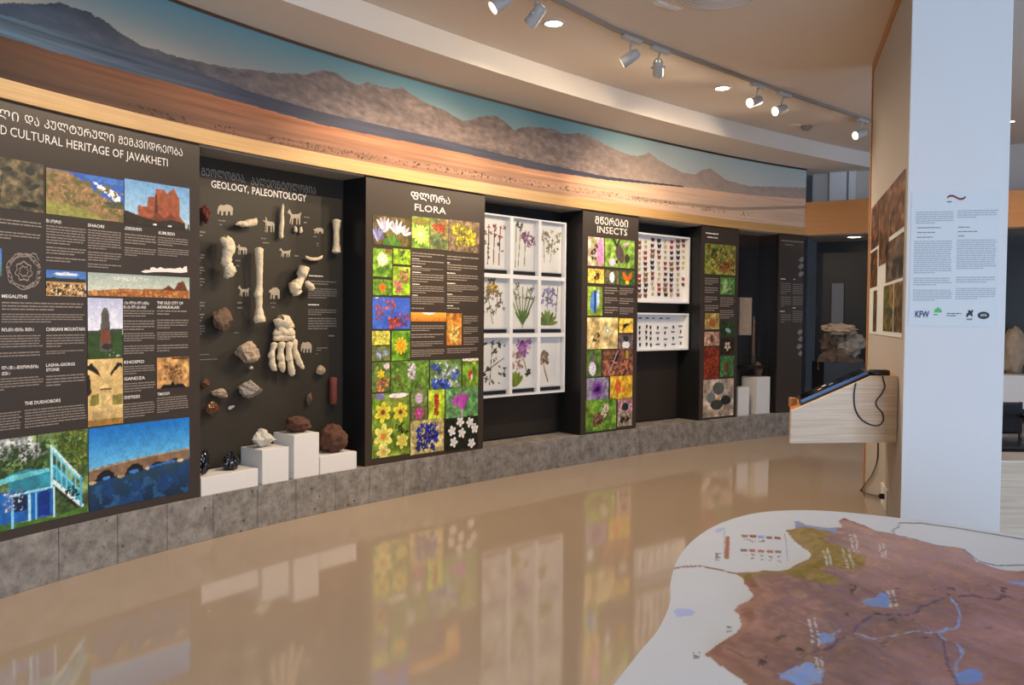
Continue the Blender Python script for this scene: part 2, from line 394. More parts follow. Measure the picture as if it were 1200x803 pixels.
def text_rows(mb_add, s0, s1, z0, z1, n, seed, ragged=0.3):
    if z1 - z0 < 0.002 or s1 <= s0: return
    r = random.Random(seed); pitch = (z1 - z0) / n
    for i in range(n):
        zt = z1 - pitch * (i + 0.22); zb = zt - pitch * 0.44
        end = s1 if i < n - 1 else s0 + (s1 - s0) * (0.35 + 0.4 * r.random())
        if i < n - 1: end -= (s1 - s0) * 0.05 * r.random()
        s = s0; H = zt - zb
        while s < end - H:
            w = min(H * (1.5 + 5 * r.random()), end - s); mb_add(s, s + w, zb, zt); s += w + H * 0.55
def wall_text_block(parent, rects, off, m='ink_grey', seed=0, name='text_block', n_per=None, pitch=0.0155):
    V = []; Fc = []
    def add(a, b, z0, z1):
        i = len(V)
        for s, z in ((a, z0), (b, z0), (b, z1), (a, z1)): V.append(wall(s, off, z))
        Fc.append((i, i + 1, i + 2, i + 3))
    for k, rc in enumerate(rects):
        s0, s1, z0, z1 = rc; text_rows(add, s0, s1, z0, z1, max(1, round((z1 - z0) / pitch)), seed + k)
    return tag(obj(name, V, Fc, m, parent), kind='stuff')

# ================================================================== SETTING
B2 = [(-4.8, -4.0), (8.5, -4.0), (8.5, 15.0), (-4.8, 15.0)]
mb = MB(); mb.box((-4.8, -4.2, -0.1), (8.6, 15.2, 0.0)); fl = mb.build('floor', 'floor'); tag(fl, kind='structure')
mb = MB(); mb.box((-4.8, -4.2, HC), (8.6, 15.2, HC + 0.1)); ce = mb.build('ceiling', 'ceiling'); tag(ce, kind='structure')
# curved exhibition wall behind the cases and above them
mb = MB(); mb.wallbox(-8.6, S_END, -0.50, -0.40, 0, HC, 60); wl = mb.build('wall_left', 'wallpaint', smooth=False); tag(wl, kind='structure')
mb = MB(); mb.wallbox(-8.6, S_END, -0.38, -0.01, HB + 0.012, HM, 60); o = mb.build('wall_left_upper', 'wallpaint'); o.name = 'wall_upper_left'; tag(o, kind='structure')
# soffit with its bright fascia
def soffit_front():
    pts = [(-1.518, 5.389), (-1.204, 5.748), (.285, 7.394), (2.242, 9.118), (4.645, 10.94)]
    s = [0]
    for a, b in zip(pts, pts[1:]): s.append(s[-1] + math.hypot(b[0] - a[0], b[1] - a[1]))
    cx, cy = np.polyfit(s, [p[0] for p in pts], 2), np.polyfit(s, [p[1] for p in pts], 2)
    q = np.linspace(0, s[-1], 40); P = list(zip(np.polyval(cx, q), np.polyval(cy, q)))
    d = (P[0][0] - P[1][0], P[0][1] - P[1][1]); L = math.hypot(*d); d = (d[0] / L, d[1] / L)
    ext = []; x, y = P[0]; a = math.atan2(d[1], d[0])
    for k in range(20):
        a += 0.024; x += math.cos(a) * .5; y += math.sin(a) * .5; ext.append((x, y))
    d = (P[-1][0] - P[-2][0], P[-1][1] - P[-2][1]); L = math.hypot(*d)
    return ext[::-1] + P + [(P[-1][0] + d[0] / L * 3, P[-1][1] + d[1] / L * 3)]
SF = soffit_front()
mb = MB(); n = len(SF)
V = [(x, y, HM) for x, y in SF] + [(x - 3.2 if i < 30 else x - 2.0, y + 2.2 if i > 18 else y, HM) for i, (x, y) in enumerate(SF)]
V += [(v[0], v[1], HC - 0.002) for v in V]
Fc = []
for i in range(n - 1):
    Fc += [(i, i + 1, n + i + 1, n + i), (2 * n + i, 3 * n + i, 3 * n + i + 1, 2 * n + i + 1), (i, 2 * n + i, 2 * n + i + 1, i + 1)]
mb.add(V, Fc); so = mb.build('trim_1', 'fascia'); tag(so, kind='structure')
# dark line above the mural, oak band below it
mb = MB(); mb.wallbox(-8.6, S_END, -0.01, 0.012, HM - 0.022, HM, 60); o = mb.build('trim_2', 'darktrim'); tag(o, kind='structure')
mb = MB(); mb.wallbox(-8.6, S_END, -0.38, 0.014, HB, HT, 60); o = mb.build('trim_3', 'band'); tag(o, kind='structure')
# plinth: cast concrete slabs
pl = empty('trim_4', tuple(wall(3.0, -0.2, 0.0)), kind='structure')
joints_px = [(0 - 0, 669), (69, 651), (138, 632), (196, 619), (250, 606), (302, 593), (347, 585), (393, 575), (433, 566), (473, 558), (511, 551), (546, 545), (580, 539), (613, 535), (646, 530), (680, 526), (715, 521), (750, 516), (786, 511), (822, 507), (860, 502), (900, 498), (925, 495)]
js = sorted({round(hit(x, y)[0], 3) for x, y in joints_px[1:]})
lo = js[0]; js = [lo - 0.42 * k for k in range(12, 0, -1)] + js + [S_END]
for a, b in zip(js, js[1:]):
    mb = MB(); mb.wallbox(a + 0.0015, b - 0.0015, -0.40, 0.0, 0.0, HP, 2); o = mb.build('slab', 'concrete', pl); bevel(o, 0.002, 1)

# the end wall after the curve: oak fascia, plinth, glazed case
A = np.array([3.97, 11.16]); EP = [A, np.array([4.5, 10.866]), np.array([6.6, 9.70]), np.array([8.5, 8.65])]
def end_strip(name, m, z0, z1, o0, o1, parent=None, i0=0, i1=3):
    mb = MB()
    for i in range(i0, i1):
        p, q = EP[i], EP[i + 1]; d = (q - p) / np.linalg.norm(q - p); nn = np.array([d[1], -d[0]])  # into the room
        a0, a1, b0, b1 = p + nn * o0, p + nn * o1, q + nn * o0, q + nn * o1
        mb.hexa([(*a0, z0), (*b0, z0), (*b1, z0), (*a1, z0)], [(*a0, z1), (*b0, z1), (*b1, z1), (*a1, z1)])
    return mb.build(name, m, parent)
o = end_strip('trim_5', 'orange', HB, 3.15, -0.15, 0.012); tag(o, kind='structure')
o = end_strip('wall_end', 'wallpaint', HB + .05, HC, -0.62, -0.5); tag(o, kind='structure')
o = end_strip('trim_6', 'concrete', 0, HP, -0.4, 0.0); tag(o, kind='structure')
mb = MB(); mb.box((-4.7, 14.4, 0), (8.6, 14.6, HC)); o = mb.build('wall_far', 'wallpaint'); tag(o, kind='structure')
def ep_pt(px, py, out):
    p, q = EP[1], EP[2]; d = (q - p) / np.linalg.norm(q - p); nn = np.array([d[1], -d[0]])
    return atplane(px, py, (*(p + nn * out), 0), (*nn, 0)), nn
for k, (xa, xb) in enumerate([(972, 992), (994.5, 1003)]):
    a, nn = ep_pt(xa, 215, -.44); b, _ = ep_pt(xb, 215, -.44); t = nn * -.055
    mb = MB(); q = [a[:2], b[:2], b[:2] + t, a[:2] + t]; mb.hexa([(*v, HB + .06) for v in q], [(*v, HM + .1) for v in q]); o = mb.build('pilaster', 'white')
    tag(o, ['wider white pilaster rising behind the orange oak fascia', 'narrow white pilaster close to the oak post, behind the fascia'][k], 'pilaster')
# room walls out of the picture
for nm, a, b in (('wall_back', (-4.8, -4.2, 0), (0.4, -4.0, HC)), ('wall_back', (3.2, -4.2, 0), (3.8, -4.0, HC)), ('wall_back', (6.6, -4.2, 0), (8.6, -4.0, HC)),
                 ('wall_back', (0.4, -4.2, 0), (3.2, -4.0, 0.5)), ('wall_back', (0.4, -4.2, 3.0), (3.2, -4.0, HC)), ('wall_back', (3.8, -4.2, 0), (6.6, -4.0, 0.5)), ('wall_back', (3.8, -4.2, 3.0), (6.6, -4.0, HC)),
                 ('wall_right', (8.5, -4.0, 0), (8.7, 2.8, HC)), ('wall_right', (8.5, 6.2, 0), (8.7, 14.5, HC)), ('wall_right', (8.5, 2.8, 0), (8.7, 6.2, 0.6)), ('wall_right', (8.5, 2.8, 3.2), (8.7, 6.2, HC))):
    mb = MB(); mb.box(a, b); o = mb.build(nm, 'dimwall'); tag(o, kind='structure')
for k, (x0, x1) in enumerate(((0.4, 3.2), (3.8, 6.6))):
    mb = MB(); mb.box((x0, -4.12, 0.5), (x0 + .06, -4.05, 3.0)); mb.box((x1 - .06, -4.12, .5), (x1, -4.05, 3.0)); mb.box((x0, -4.12, .5), (x1, -4.05, .56)); mb.box((x0, -4.12, 2.94), (x1, -4.05, 3.0))
    mb.box((x0, -4.12, 1.72), (x1, -4.05, 1.8)); mb.box(((x0 + x1) / 2 - .03, -4.12, .5), ((x0 + x1) / 2 + .03, -4.05, 3.0)); o = mb.build('window_%d' % (k + 1), 'white'); tag(o, kind='structure')

# ================================================================== MURAL
def mural():
    s0 = hit(-260, 20)[0]; s1 = S_END - 0.003; nu, nv = 1300, 150
    U, Vv = np.meshgrid(np.linspace(0, 1, nu), np.linspace(0, 1, nv), indexing='ij')
    P = wall(s0 + (s1 - s0) * U, 0.006, HT + (HM - 0.022 - HT) * Vv); S = s0 + (s1 - s0) * U; Z = P[..., 2]
    ridge = [(-200, -70), (-80, -28), (0, 3), (42, 5), (70, 3), (96, 12), (121, 23), (142, 40), (167, 54), (208, 67), (267, 79), (310, 84), (354, 87.5), (375, 83), (392, 85), (405, 94), (421, 100), (432, 97), (442, 100), (452, 102), (460, 105), (470, 102), (485, 113), (502, 122), (525, 132), (543, 142), (556, 139), (568, 136), (580, 135), (590, 142), (602, 153), (612, 149), (627, 149), (645, 151), (660, 157), (678, 156), (693, 161), (705, 168), (718, 174), (735, 181), (748, 183), (760, 179), (770, 187), (785, 195), (800, 203), (814, 204), (824, 199), (831, 197), (840, 203), (850, 211), (877, 218), (905, 219), (947, 218)]
    shore = [(-200, -20), (0, 42), (100, 71), (208, 100), (292, 123), (375, 146), (500, 171), (543, 180), (627, 199), (710, 211), (818, 221), (880, 229), (947, 232)]
    laket = [(-200, -50), (0, 17), (100, 44), (208, 76), (292, 107), (375, 131), (500, 159), (543, 170), (627, 190), (710, 207), (818, 220), (880, 229), (947, 232)]
    def line(pts):
        a = [hit(x, y) for x, y in pts]; return np.interp(S, [p[0] for p in a], [p[1] for p in a])
    ju = 0.02 * (fbm(S, Z * 0, 9, 3) - .5) + 0.012 * (fbm(S, Z * 0, 40, 4) - .5)
    R_, SH, LT = line(ridge) + ju, line(shore), line(laket)
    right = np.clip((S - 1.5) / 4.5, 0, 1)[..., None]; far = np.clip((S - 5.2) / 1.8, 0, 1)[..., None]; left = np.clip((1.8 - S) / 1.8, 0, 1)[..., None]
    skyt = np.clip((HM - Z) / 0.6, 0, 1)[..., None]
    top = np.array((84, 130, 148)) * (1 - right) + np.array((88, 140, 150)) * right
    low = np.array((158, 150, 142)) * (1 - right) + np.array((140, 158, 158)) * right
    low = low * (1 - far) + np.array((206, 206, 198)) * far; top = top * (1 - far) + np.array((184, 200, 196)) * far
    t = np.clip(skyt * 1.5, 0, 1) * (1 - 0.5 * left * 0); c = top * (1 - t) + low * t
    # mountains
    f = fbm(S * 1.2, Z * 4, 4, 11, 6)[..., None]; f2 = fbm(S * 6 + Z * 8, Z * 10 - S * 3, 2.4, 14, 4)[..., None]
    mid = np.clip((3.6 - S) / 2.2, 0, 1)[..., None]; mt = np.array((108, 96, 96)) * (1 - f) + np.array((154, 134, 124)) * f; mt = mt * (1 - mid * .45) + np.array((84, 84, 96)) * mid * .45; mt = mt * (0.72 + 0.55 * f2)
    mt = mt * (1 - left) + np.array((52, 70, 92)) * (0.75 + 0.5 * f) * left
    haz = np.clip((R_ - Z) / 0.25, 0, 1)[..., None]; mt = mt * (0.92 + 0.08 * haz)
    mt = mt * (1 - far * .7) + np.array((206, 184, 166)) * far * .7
    m = Z < R_; c[m] = mt[m]
    sn = (np.abs(S - hit(388, 85)[0]) < 0.05) & (Z < R_) & (Z > R_ - 0.022) & (f2[..., 0] > .48); c[sn] = (215, 205, 190)
    # lake
    st = fbm(S * 0.9, Z * 30, 1.6, 21, 4)[..., None]; lk = np.array((62, 66, 84)) * (0.8 + 0.5 * st)
    lk = lk * (1 - left) + (np.array((64, 86, 104)) * (0.55 + 0.95 * st)) * left
    m = (Z < LT) & (Z >= SH) & (S < hit(800, 220)[0]); c[m] = lk[m]
    # plain
    f = fbm(S * 0.7, Z * 22, 2.0, 31, 5)[..., None]; f2 = fbm(S * 3, Z * 12, 3, 35, 4)[..., None]
    pn = (np.array((134, 92, 72)) * (1 - right) + np.array((196, 156, 128)) * right) * (0.74 + 0.5 * f)
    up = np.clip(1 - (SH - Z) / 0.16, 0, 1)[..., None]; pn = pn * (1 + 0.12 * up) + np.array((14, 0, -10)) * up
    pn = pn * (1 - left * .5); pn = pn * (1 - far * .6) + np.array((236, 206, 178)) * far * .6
    m = Z < SH; c[m] = pn[m]
    dune = [(700, 229), (740, 232), (790, 238), (860, 245), (900, 244), (947, 240)]
    dz = line(dune); m = (np.abs(Z - dz) < 0.014 + 0.01 * f[..., 0]) & (S > hit(740, 232)[0]); c[m] = c[m] * 0.8
    # the herd: dark dots above the oak band
    g = fbm(S * 1.0, Z * 1.0, 75, 51, 2); g2 = fbm(S, Z * 0, 2.2, 52, 2)
    zz = HT + 0.03 + 0.06 * right[..., 0]
    m = (np.abs(Z - zz) < 0.026) & (g > 0.66) & (g2 > 0.42) & (S > hit(150, 130)[0]) & (S < hit(910, 250)[0]); c[m] = c[m] * 0.5
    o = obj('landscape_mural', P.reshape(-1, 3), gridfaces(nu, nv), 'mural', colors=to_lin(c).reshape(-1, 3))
    tag(o, 'long curved printed mural of mountains, lake and brown plain above the display boards', 'mural')
mural()

# ================================================================== DISPLAY BOARDS ON THE CURVED WALL
OB = -0.012   # board front
def board(name, label, xl, xr, side='dark', m='board'):
    s0, s1 = xl, xr
    root = empty(name, tuple(wall((s0 + s1) / 2, -0.2, HP)), label, 'display board')
    mb = MB(); mb.wallbox(s0, s1, -0.39, OB - 0.006, HP, HB, max(3, int((s1 - s0) / 0.1))); mb.build('case_body', side, root)
    mb = MB(); mb.wallbox(s0, s1, OB - 0.006, OB, HP + 0.002, HB - 0.002, max(3, int((s1 - s0) / 0.08))); mb.build('board_face', m, root)
    return root
sx = lambda x, y=400: hit(x, y, OB)[0]
p1 = board('display_board', 'wide brown heritage board with castle, bridge and blue house photos, leftmost', -1.25, sx(234.3))
p2 = board('display_board', 'brown board titled FLORA covered with flower photographs', sx(428.3, 380), sx(567))
p3 = board('display_board', 'narrow brown board titled INSECTS covered with bug photographs', sx(681.5), sx(746.5))
p4 = board('display_board', 'narrow brown board with fruit and grey rock photos, right of the butterfly frames', sx(820.5), sx(864))
p5 = board('display_board', 'narrow dark board with faint white bird drawings, nearest the far corner', sx(911), S_END - 0.003)
PO = OB + 0.003
PH = lambda nm, p, r, ops, seed, **k: wall_print(nm, p, wall_rect(*r[:4], *(r[4:] if len(r) > 4 else ()), off=PO), ops, seed, PO, **k)
SK = (60, 120, 190); DK = (40, 45, 30)
# heritage board
photos1 = [
 ('photo', (-70, 51, 193, 250, 51, 51), [('bg', (66, 66, 50), (134, 118, 84), 7), ('b', .62, .78, .12, .05, (40, 50, 44), 10), ('b', .86, .82, .1, .09, (44, 52, 50)), ('b', .48, .4, .1, .22, (150, 80, 54)), ('l', .55, .1, .6, .9, .012, (60, 50, 40)), ('b', .9, .5, .14, .05, (48, 56, 50), 30), ('b', .85, .14, .2, .06, (22, 22, 20))]),
 ('photo', (54, 145, 196, 261), [('grad', 0, 1, (60, 120, 200), (40, 96, 190)), ('b', .72, .72, .16, .07, (235, 238, 245), -20), ('b', .86, .6, .2, .1, (235, 238, 245), -30), ('b', .62, .83, .08, .03, (225, 230, 245), -25),
   ('p', (150, 122, 82), [(0, 0), (1, 0), (1, .42), (.85, .46), (.7, .55), (.55, .72), (.4, .88), (.25, 1), (0, 1)]), ('n', 9, .55, (112, 110, 60), 0, .9), ('n', 16, .64, (186, 140, 100), 0.2, .7), ('p', (152, 150, 76), [(0, 0), (.75, 0), (.5, .2), (0, .32)]), ('p', (84, 92, 66), [(.72, .42), (1, .5), (1, .3), (.8, .3)]), ('p', (60, 120, 200), [(.42, 1), (1, 1), (1, .86), (.58, .86)])]),
 ('photo', (146, 222, 209, 270), [('grad', 0, 1, (176, 208, 222), (110, 162, 206)), ('p', (164, 88, 54), [(.18, .1), (.2, .45), (.33, .43), (.35, .66), (.45, .68), (.47, .88), (.6, .88), (.64, .8), (.75, .95), (.84, .7), (.84, .3), (.95, .1)]), ('p', (96, 48, 34), [(.44, .2), (.46, .75), (.49, .75), (.5, .2)]), ('p', (124, 62, 40), [(.34, .1), (.5, .34), (.6, .2), (.7, .34), (.9, .1)]),
   ('p', (54, 44, 32), [(0, 0), (1, 0), (1, .14), (.7, .2), (.5, .12), (.2, .22), (0, .3)]), ('b', .45, .05, .05, .02, (215, 215, 220)), ('b', .68, .05, .05, .02, (215, 215, 220)), ('b', .95, .12, .04, .1, (176, 190, 180))]),
 ('photo', (-60, 2, 291, 324, 2), [('grad', 0, .5, (90, 120, 90), (90, 150, 190)), ('grad', .5, 1, (90, 150, 200), (60, 130, 210))]),
 ('photo', (54, 101, 316, 348), [('grad', 0, 1, (120, 160, 210), (70, 120, 190)), ('b', .5, .86, .5, .07, (205, 215, 228)), ('p', (52, 62, 54), [(0, .7), (.2, .72), (.5, .68), (.8, .72), (1, .68), (1, .5), (0, .5)]), ('p', (196, 150, 90), [(0, 0), (1, 0), (1, .55), (0, .55)]), ('n', 12, .5, (60, 52, 34), 0, .5), ('n', 15, .63, (224, 208, 170), 0, .5)]),
 ('photo', (103, 222, 319, 350), [('grad', 0, 1, (214, 214, 196), (160, 176, 166)), ('b', .4, .8, .9, .12, (190, 196, 184)), ('p', (166, 104, 50), [(0, 0), (1, 0), (1, .4), (.6, .38), (.3, .34), (0, .2)]), ('p', (120, 66, 40), [(.7, .36), (.78, .58), (.84, .4), (.88, .75), (.94, .8), (.98, .36)]), ('n', 9, .58, (206, 150, 84), 0, .3)]),
 ('photo', (103, 144, 349, 419.5), [('grad', .4, 1, (226, 226, 236), (186, 190, 214)), ('p', (62, 90, 40), [(0, 0), (1, 0), (1, .46), (0, .44)]), ('p', (70, 88, 78), [(0, .42), (1, .44), (1, .5), (0, .46)]), ('p', (104, 98, 92), [(.32, .12), (.38, .75), (.44, .84), (.54, .84), (.6, .74), (.66, .12)]), ('b', .5, .36, .08, .14, (140, 76, 52)), ('b', .55, .2, .1, .05, (58, 56, 52)), ('c', 5, .6, .03, .9, .1, .015, (220, 220, 215))]),
 ('photo', (103, 144, 421.5, 496), [('bg', (226, 196, 130), (206, 170, 106), 3), ('p', (44, 32, 26), [(0, .9), (.1, .95), (.3, .82), (.36, .72), (.24, .78), (.06, .84), (0, .84)]), ('p', (50, 36, 28), [(1, .92), (.85, .94), (.66, .8), (.64, .7), (.74, .8), (.92, .88), (1, .85)]), ('p', (60, 44, 34), [(0, .78), (.06, .76), (.1, .5), (0, .45)]), ('p', (214, 184, 122), [(.32, .1), (.35, .6), (.4, 1), (.62, 1), (.68, .6), (.7, .1)]), ('l', .36, .54, .66, .54, .012, (120, 84, 40)),
   ('p', (138, 134, 60), [(.05, .3), (.3, .32), (.3, .48), (.08, .46)]), ('p', (150, 140, 70), [(.7, .3), (1, .3), (1, .46), (.7, .44)]), ('p', (196, 168, 112), [(.1, .08), (.8, .08), (.78, .22), (.14, .22)]), ('p', (170, 130, 56), [(0, 0), (1, 0), (1, .1), (0, .1)])]),
 ('photo', (184, 221.5, 419.5, 453), [('bg', (214, 168, 104), (190, 142, 82), 4), ('c', 26, .22, .25, .78, .72, .05, (160, 104, 60)), ('p', (30, 22, 16), [(.1, 0), (.2, .12), (.4, .1), (.48, .22), (.56, .1), (.8, .12), (.9, 0)]), ('p', (84, 40, 26), [(.45, 1), (1, 1), (1, .93), (.45, .93)])]),
 ('photo', (-40, 103, 502.6, 600, 102, 103), [('bg', (66, 96, 44), (150, 176, 110), 7), ('c', 16, 0.280, 0.779, 0.576, 1.001, 0.07, (214, 218, 212)), ('c', 60, 0.161, 0.548, 0.665, 0.904, 0.03, (70, 104, 52)), ('c', 50, 0.724, 0.595, 0.990, 1.022, 0.035, (150, 172, 70)), ('c', 40, 0.724, 0.551, 0.990, 0.958, 0.03, (96, 128, 44)), ('p', (52, 150, 170), [(0.309, 0.593), (0.457, 0.632), (0.659, 0.600), (0.682, 0.459), (0.676, 0.334), (0.339, 0.384)]), ('p', (110, 200, 206), [(0.102, 0.522), (0.339, 0.586), (0.659, 0.609), (0.665, 0.565), (0.339, 0.521), (0.102, 0.463)]), ('p', (30, 110, 190), [(0.102, 0.444), (0.339, 0.416), (0.694, 0.372), (0.712, 0.049), (0.546, 0.059), (0.339, 0.060), (0.102, 0.090)]), ('p', (14, 60, 150), [(0.564, 0.324), (0.599, 0.376), (0.635, 0.375), (0.665, 0.317), (0.665, 0.068), (0.564, 0.074)]), ('p', (16, 50, 90), [(0.363, 0.337), (0.398, 0.376), (0.445, 0.376), (0.475, 0.327), (0.475, 0.183), (0.363, 0.175)]), ('l', 0.339, 0.364, 0.694, 0.380, 0.014, (150, 214, 230)), ('p', (120, 215, 215), [(0.676, 0.832), (0.694, 0.854), (0.937, 0.434), (0.937, 0.373), (0.682, 0.780)]), ('l', 0.676, 0.849, 0.943, 0.415, 0.012, (222, 244, 246)), ('p', (60, 170, 196), [(0.694, 0.626), (0.712, 0.638), (0.931, 0.270), (0.931, 0.130), (0.901, 0.157), (0.694, 0.499)]), ('l', 0.694, 0.626, 0.937, 0.260, 0.008, (120, 210, 226)), ('l', 0.694, 0.439, 0.943, 0.092, 0.022, (222, 238, 246)), ('l', 0.682, 0.392, 0.889, 0.109, 0.012, (20, 36, 54)), ('l', 0.724, 0.764, 0.724, 0.393, 0.007, (120, 200, 220)), ('l', 0.765, 0.696, 0.765, 0.340, 0.007, (120, 200, 220)), ('l', 0.807, 0.627, 0.807, 0.286, 0.007, (120, 200, 220)), ('l', 0.848, 0.558, 0.848, 0.232, 0.007, (120, 200, 220)), ('l', 0.889, 0.487, 0.889, 0.177, 0.007, (120, 200, 220)), ('l', 0.682, 0.831, 0.682, 0.375, 0.012, (170, 226, 236)), ('l', 0.937, 0.434, 0.937, 0.094, 0.014, (90, 180, 214)), ('l', 0.493, 0.343, 0.493, 0.046, 0.012, (170, 220, 236)), ('l', 0.546, 0.362, 0.546, 0.055, 0.01, (120, 200, 226)), ('l', 0.700, 0.370, 0.700, 0.040, 0.012, (190, 232, 240)), ('c', 14, 0.801, 0.178, 0.919, 0.342, 0.02, (44, 70, 30)), ('p', (84, 128, 48), [(0.102, -0.028), (0.102, 0.082), (0.546, 0.038), (0.724, 0.024), (0.996, 0.088), (0.996, -0.044)]), ('l', 0.357, 0.217, 0.357, 0.006, 0.016, (130, 200, 230)), ('c', 26, 0.286, 0.193, 0.440, 0.418, 0.014, (222, 230, 232)), ('l', 0.564, 1.052, 0.546, 0.661, 0.007, (50, 50, 44)), ('l', 0.546, 0.827, 0.457, 0.640, 0.006, (50, 50, 44))]),
 ('photo', (104, 222, 502.6, 576), [('grad', .4, 1, (126, 200, 230), (20, 122, 204)), ('grad', 0, .46, (16, 56, 92), (46, 86, 112)), ('n', 5, .56, (26, 74, 130), 0, .36), ('n', 9, .6, (40, 96, 140), 0, .3),
   ('p', (140, 112, 86), [(0, .36), (0, .5), (.2, .53), (.5, .56), (.8, .575), (1, .59), (1, .44), (.9, .43), (.6, .4), (.3, .38)]), ('l', 0, .49, .5, .55, .008, (186, 160, 128)), ('l', .5, .55, 1, .58, .008, (186, 160, 128)),
   ('p', (34, 32, 32), [(.06, .35), (.08, .42), (.13, .465), (.19, .465), (.23, .42), (.24, .36)]), ('p', (34, 32, 32), [(.34, .37), (.36, .44), (.41, .485), (.47, .485), (.51, .45), (.53, .385)]), ('p', (44, 38, 34), [(.58, .39), (.61, .45), (.66, .475), (.72, .45), (.74, .41)]), ('p', (44, 38, 34), [(.79, .42), (.82, .475), (.86, .48), (.9, .44)]),
   ('b', .16, .37, .05, .022, (70, 140, 200)), ('b', .43, .395, .07, .022, (60, 130, 200)), ('l', .56, .41, .84, .445, .014, (40, 120, 206)), ('b', .56, .405, .03, .022, (214, 200, 176)), ('b', .3, .36, .05, .02, (190, 166, 130)), ('b', .9, .44, .05, .02, (206, 196, 170)), ('b', .03, .34, .05, .018, (196, 168, 130))]),
]
names1 = ['aerial view of ruins', 'rocky hillside under blue sky', 'red stone church ruin', None, 'houses in a valley', 'wide plain and hill', 'standing stone in a field', 'carved stone capital', 'carved relief stone', 'turquoise wooden house with stairs', 'arched stone bridge over water']
for i, (nm, r, ops) in enumerate(photos1):
    o = PH(nm, p1, r, ops, 100 + i, res=0.005, gain=1.3)
    if names1[i]: o['label'] = 'photo of ' + names1[i]
def text_sz(body, parent, s0, s1, z0, h, off, m='ink_white', name='title', bold=0.0):
    V, Fc = text_mesh(body, bold); P = wall(s0 + (s1 - s0) * V[:, 0], off, 0.0); P[:, 2] = z0 + h * V[:, 1]; return obj(name, P, Fc, m, parent)
sR = hit(214, 185, PO)[0]; zG = hit(212, 182.8, PO)[1]; sKL = hit(54, 148, PO)[0]
q0 = hit(-15, 130, PO)[0]; q1 = hit(22, 144, PO)[0]; text_sz('ᲘᲡᲢᲝᲠᲘ', p1, q0 - 2.02 * (q1 - q0), q0 - .008, zG, 0.050, PO)
text_sz('ᲓᲐ', p1, hit(29, 145, PO)[0], hit(46, 148, PO)[0], zG, 0.050, PO)
o = text_sz('ᲣᲚᲘ', p1, hit(-16, 130, PO)[0], hit(22, 144, PO)[0], zG, 0.050, PO)
text_sz('ᲙᲣᲚᲢᲣᲠᲣᲚᲘ', p1, sKL - .01, hit(134, 168, PO)[0], zG, 0.050, PO)
text_sz('ᲛᲔᲛᲙᲕᲘᲓᲠᲔᲝᲑᲐ', p1, hit(139, 170, PO)[0], sR, zG, 0.050, PO)
zE = hit(195, 195, PO)[1]
q1 = hit(8, 157, PO)[0]; wc = hit(73.5, 165, PO)[0] - hit(12, 165, PO)[0]; text_sz('AND', p1, q1 - wc * .38, q1, zE, 0.050, PO); text_sz('HISTORICAL', p1, q1 - wc * 1.68, q1 - wc * .45, zE, 0.050, PO)
for w_, a, b in (('CULTURAL', 12, 73.5), ('HERITAGE', 78, 128), ('OF', 132, 144.5), ('JAVAKHETI', 147.5, 196.5)):
    text_sz(w_, p1, hit(a, 165, PO)[0], hit(b, 180, PO)[0], zE, 0.050, PO)
TB = []
for r in [(-50, 51, 261, 272, 51), (-50, 51, 275, 285, 51), (54, 101, 263, 286), (54, 101, 288, 298), (54, 101, 300, 307), (103, 143, 268, 292), (103, 143, 294, 306), (103, 143, 308, 314), (146, 183, 273, 286), (146, 183, 289, 300), (185, 222, 277, 288), (185, 222, 290, 300),
          (2, 100, 353, 364.5), (2, 100, 367, 379), (-60, 51, 392, 410, 51), (-60, 51, 411, 421, 51), (54, 100, 392, 408), (54, 100, 411, 416), (-60, 51, 440, 455, 51), (54, 100, 440, 454), (-60, 26, 481, 506, 26), (29, 101, 480, 503),
          (145, 182, 363, 372), (145, 182, 375, 388), (145, 182, 390, 401), (145, 182, 405, 416), (184, 221, 363, 370), (184, 221, 374, 386), (184, 221, 389, 399), (184, 221, 404, 413), (145, 182, 429, 440), (145, 182, 449, 461), (145, 182, 473, 491), (184, 221, 466, 485)]:
    TB.append(text_rect(*r, off=PO))
wall_text_block(p1, TB, PO, 'ink_grey', 5)
def heading(parent, body, xl, xr, yb, h, m='ink_white', off=PO): return wall_text(body, parent, xl, xr, yb, h, off, m, 'heading', 0.016)
for b_, xl, xr, yb, h in (('MEGALITHS', 2, 32, 349, 4), ('CHIKIANI MOUNTAIN', 54, 99.5, 388, 4), ('LASHA-GIORGI', 54, 87.5, 430, 3.6), ('STONE', 54, 69.5, 435.5, 3.6), ('THE DUKHOBORS', 29, 71, 475, 4), ('ᲩᲘᲙᲘᲐᲜᲘᲡ ᲛᲗᲐ', 2, 40, 388.5, 4), ('ᲚᲐᲨᲐ-ᲒᲘᲝᲠᲒᲘᲡ', 2, 45, 433.5, 4), ('ᲥᲕᲐ', 2, 12, 440, 4),
                          ('THE OLD CITY OF', 184, 214.5, 356.5, 3.4), ('AKHALKALAKI', 184, 210, 361.5, 3.4), ('ᲐᲮᲐᲚᲥᲐᲚᲐᲥᲘᲡ', 145, 174.5, 356.5, 3.4), ('ᲜᲐᲥᲐᲚᲐᲥᲐᲠᲘ', 145, 171, 361.5, 3.4), ('ᲨᲐᲝᲠᲘ', 54, 71.5, 260.5, 4), ('SHAORI', 103, 122, 265.5, 3.6), ('ᲙᲣᲛᲣᲠᲓᲝ', 146, 166, 269, 3.6), ('KUMURDO', 186, 205, 274.5, 3.6),
                          ('KHOSPIO', 145.5, 169, 426.5, 3.6), ('GANDZA', 145.5, 170, 446, 3.6), ('ᲗᲛᲝᲒᲕᲘ', 145.5, 164, 468, 3.8), ('TMOGVI', 184.5, 198.5, 464, 3.4)):
    heading(p1, b_, xl, xr, yb, h)
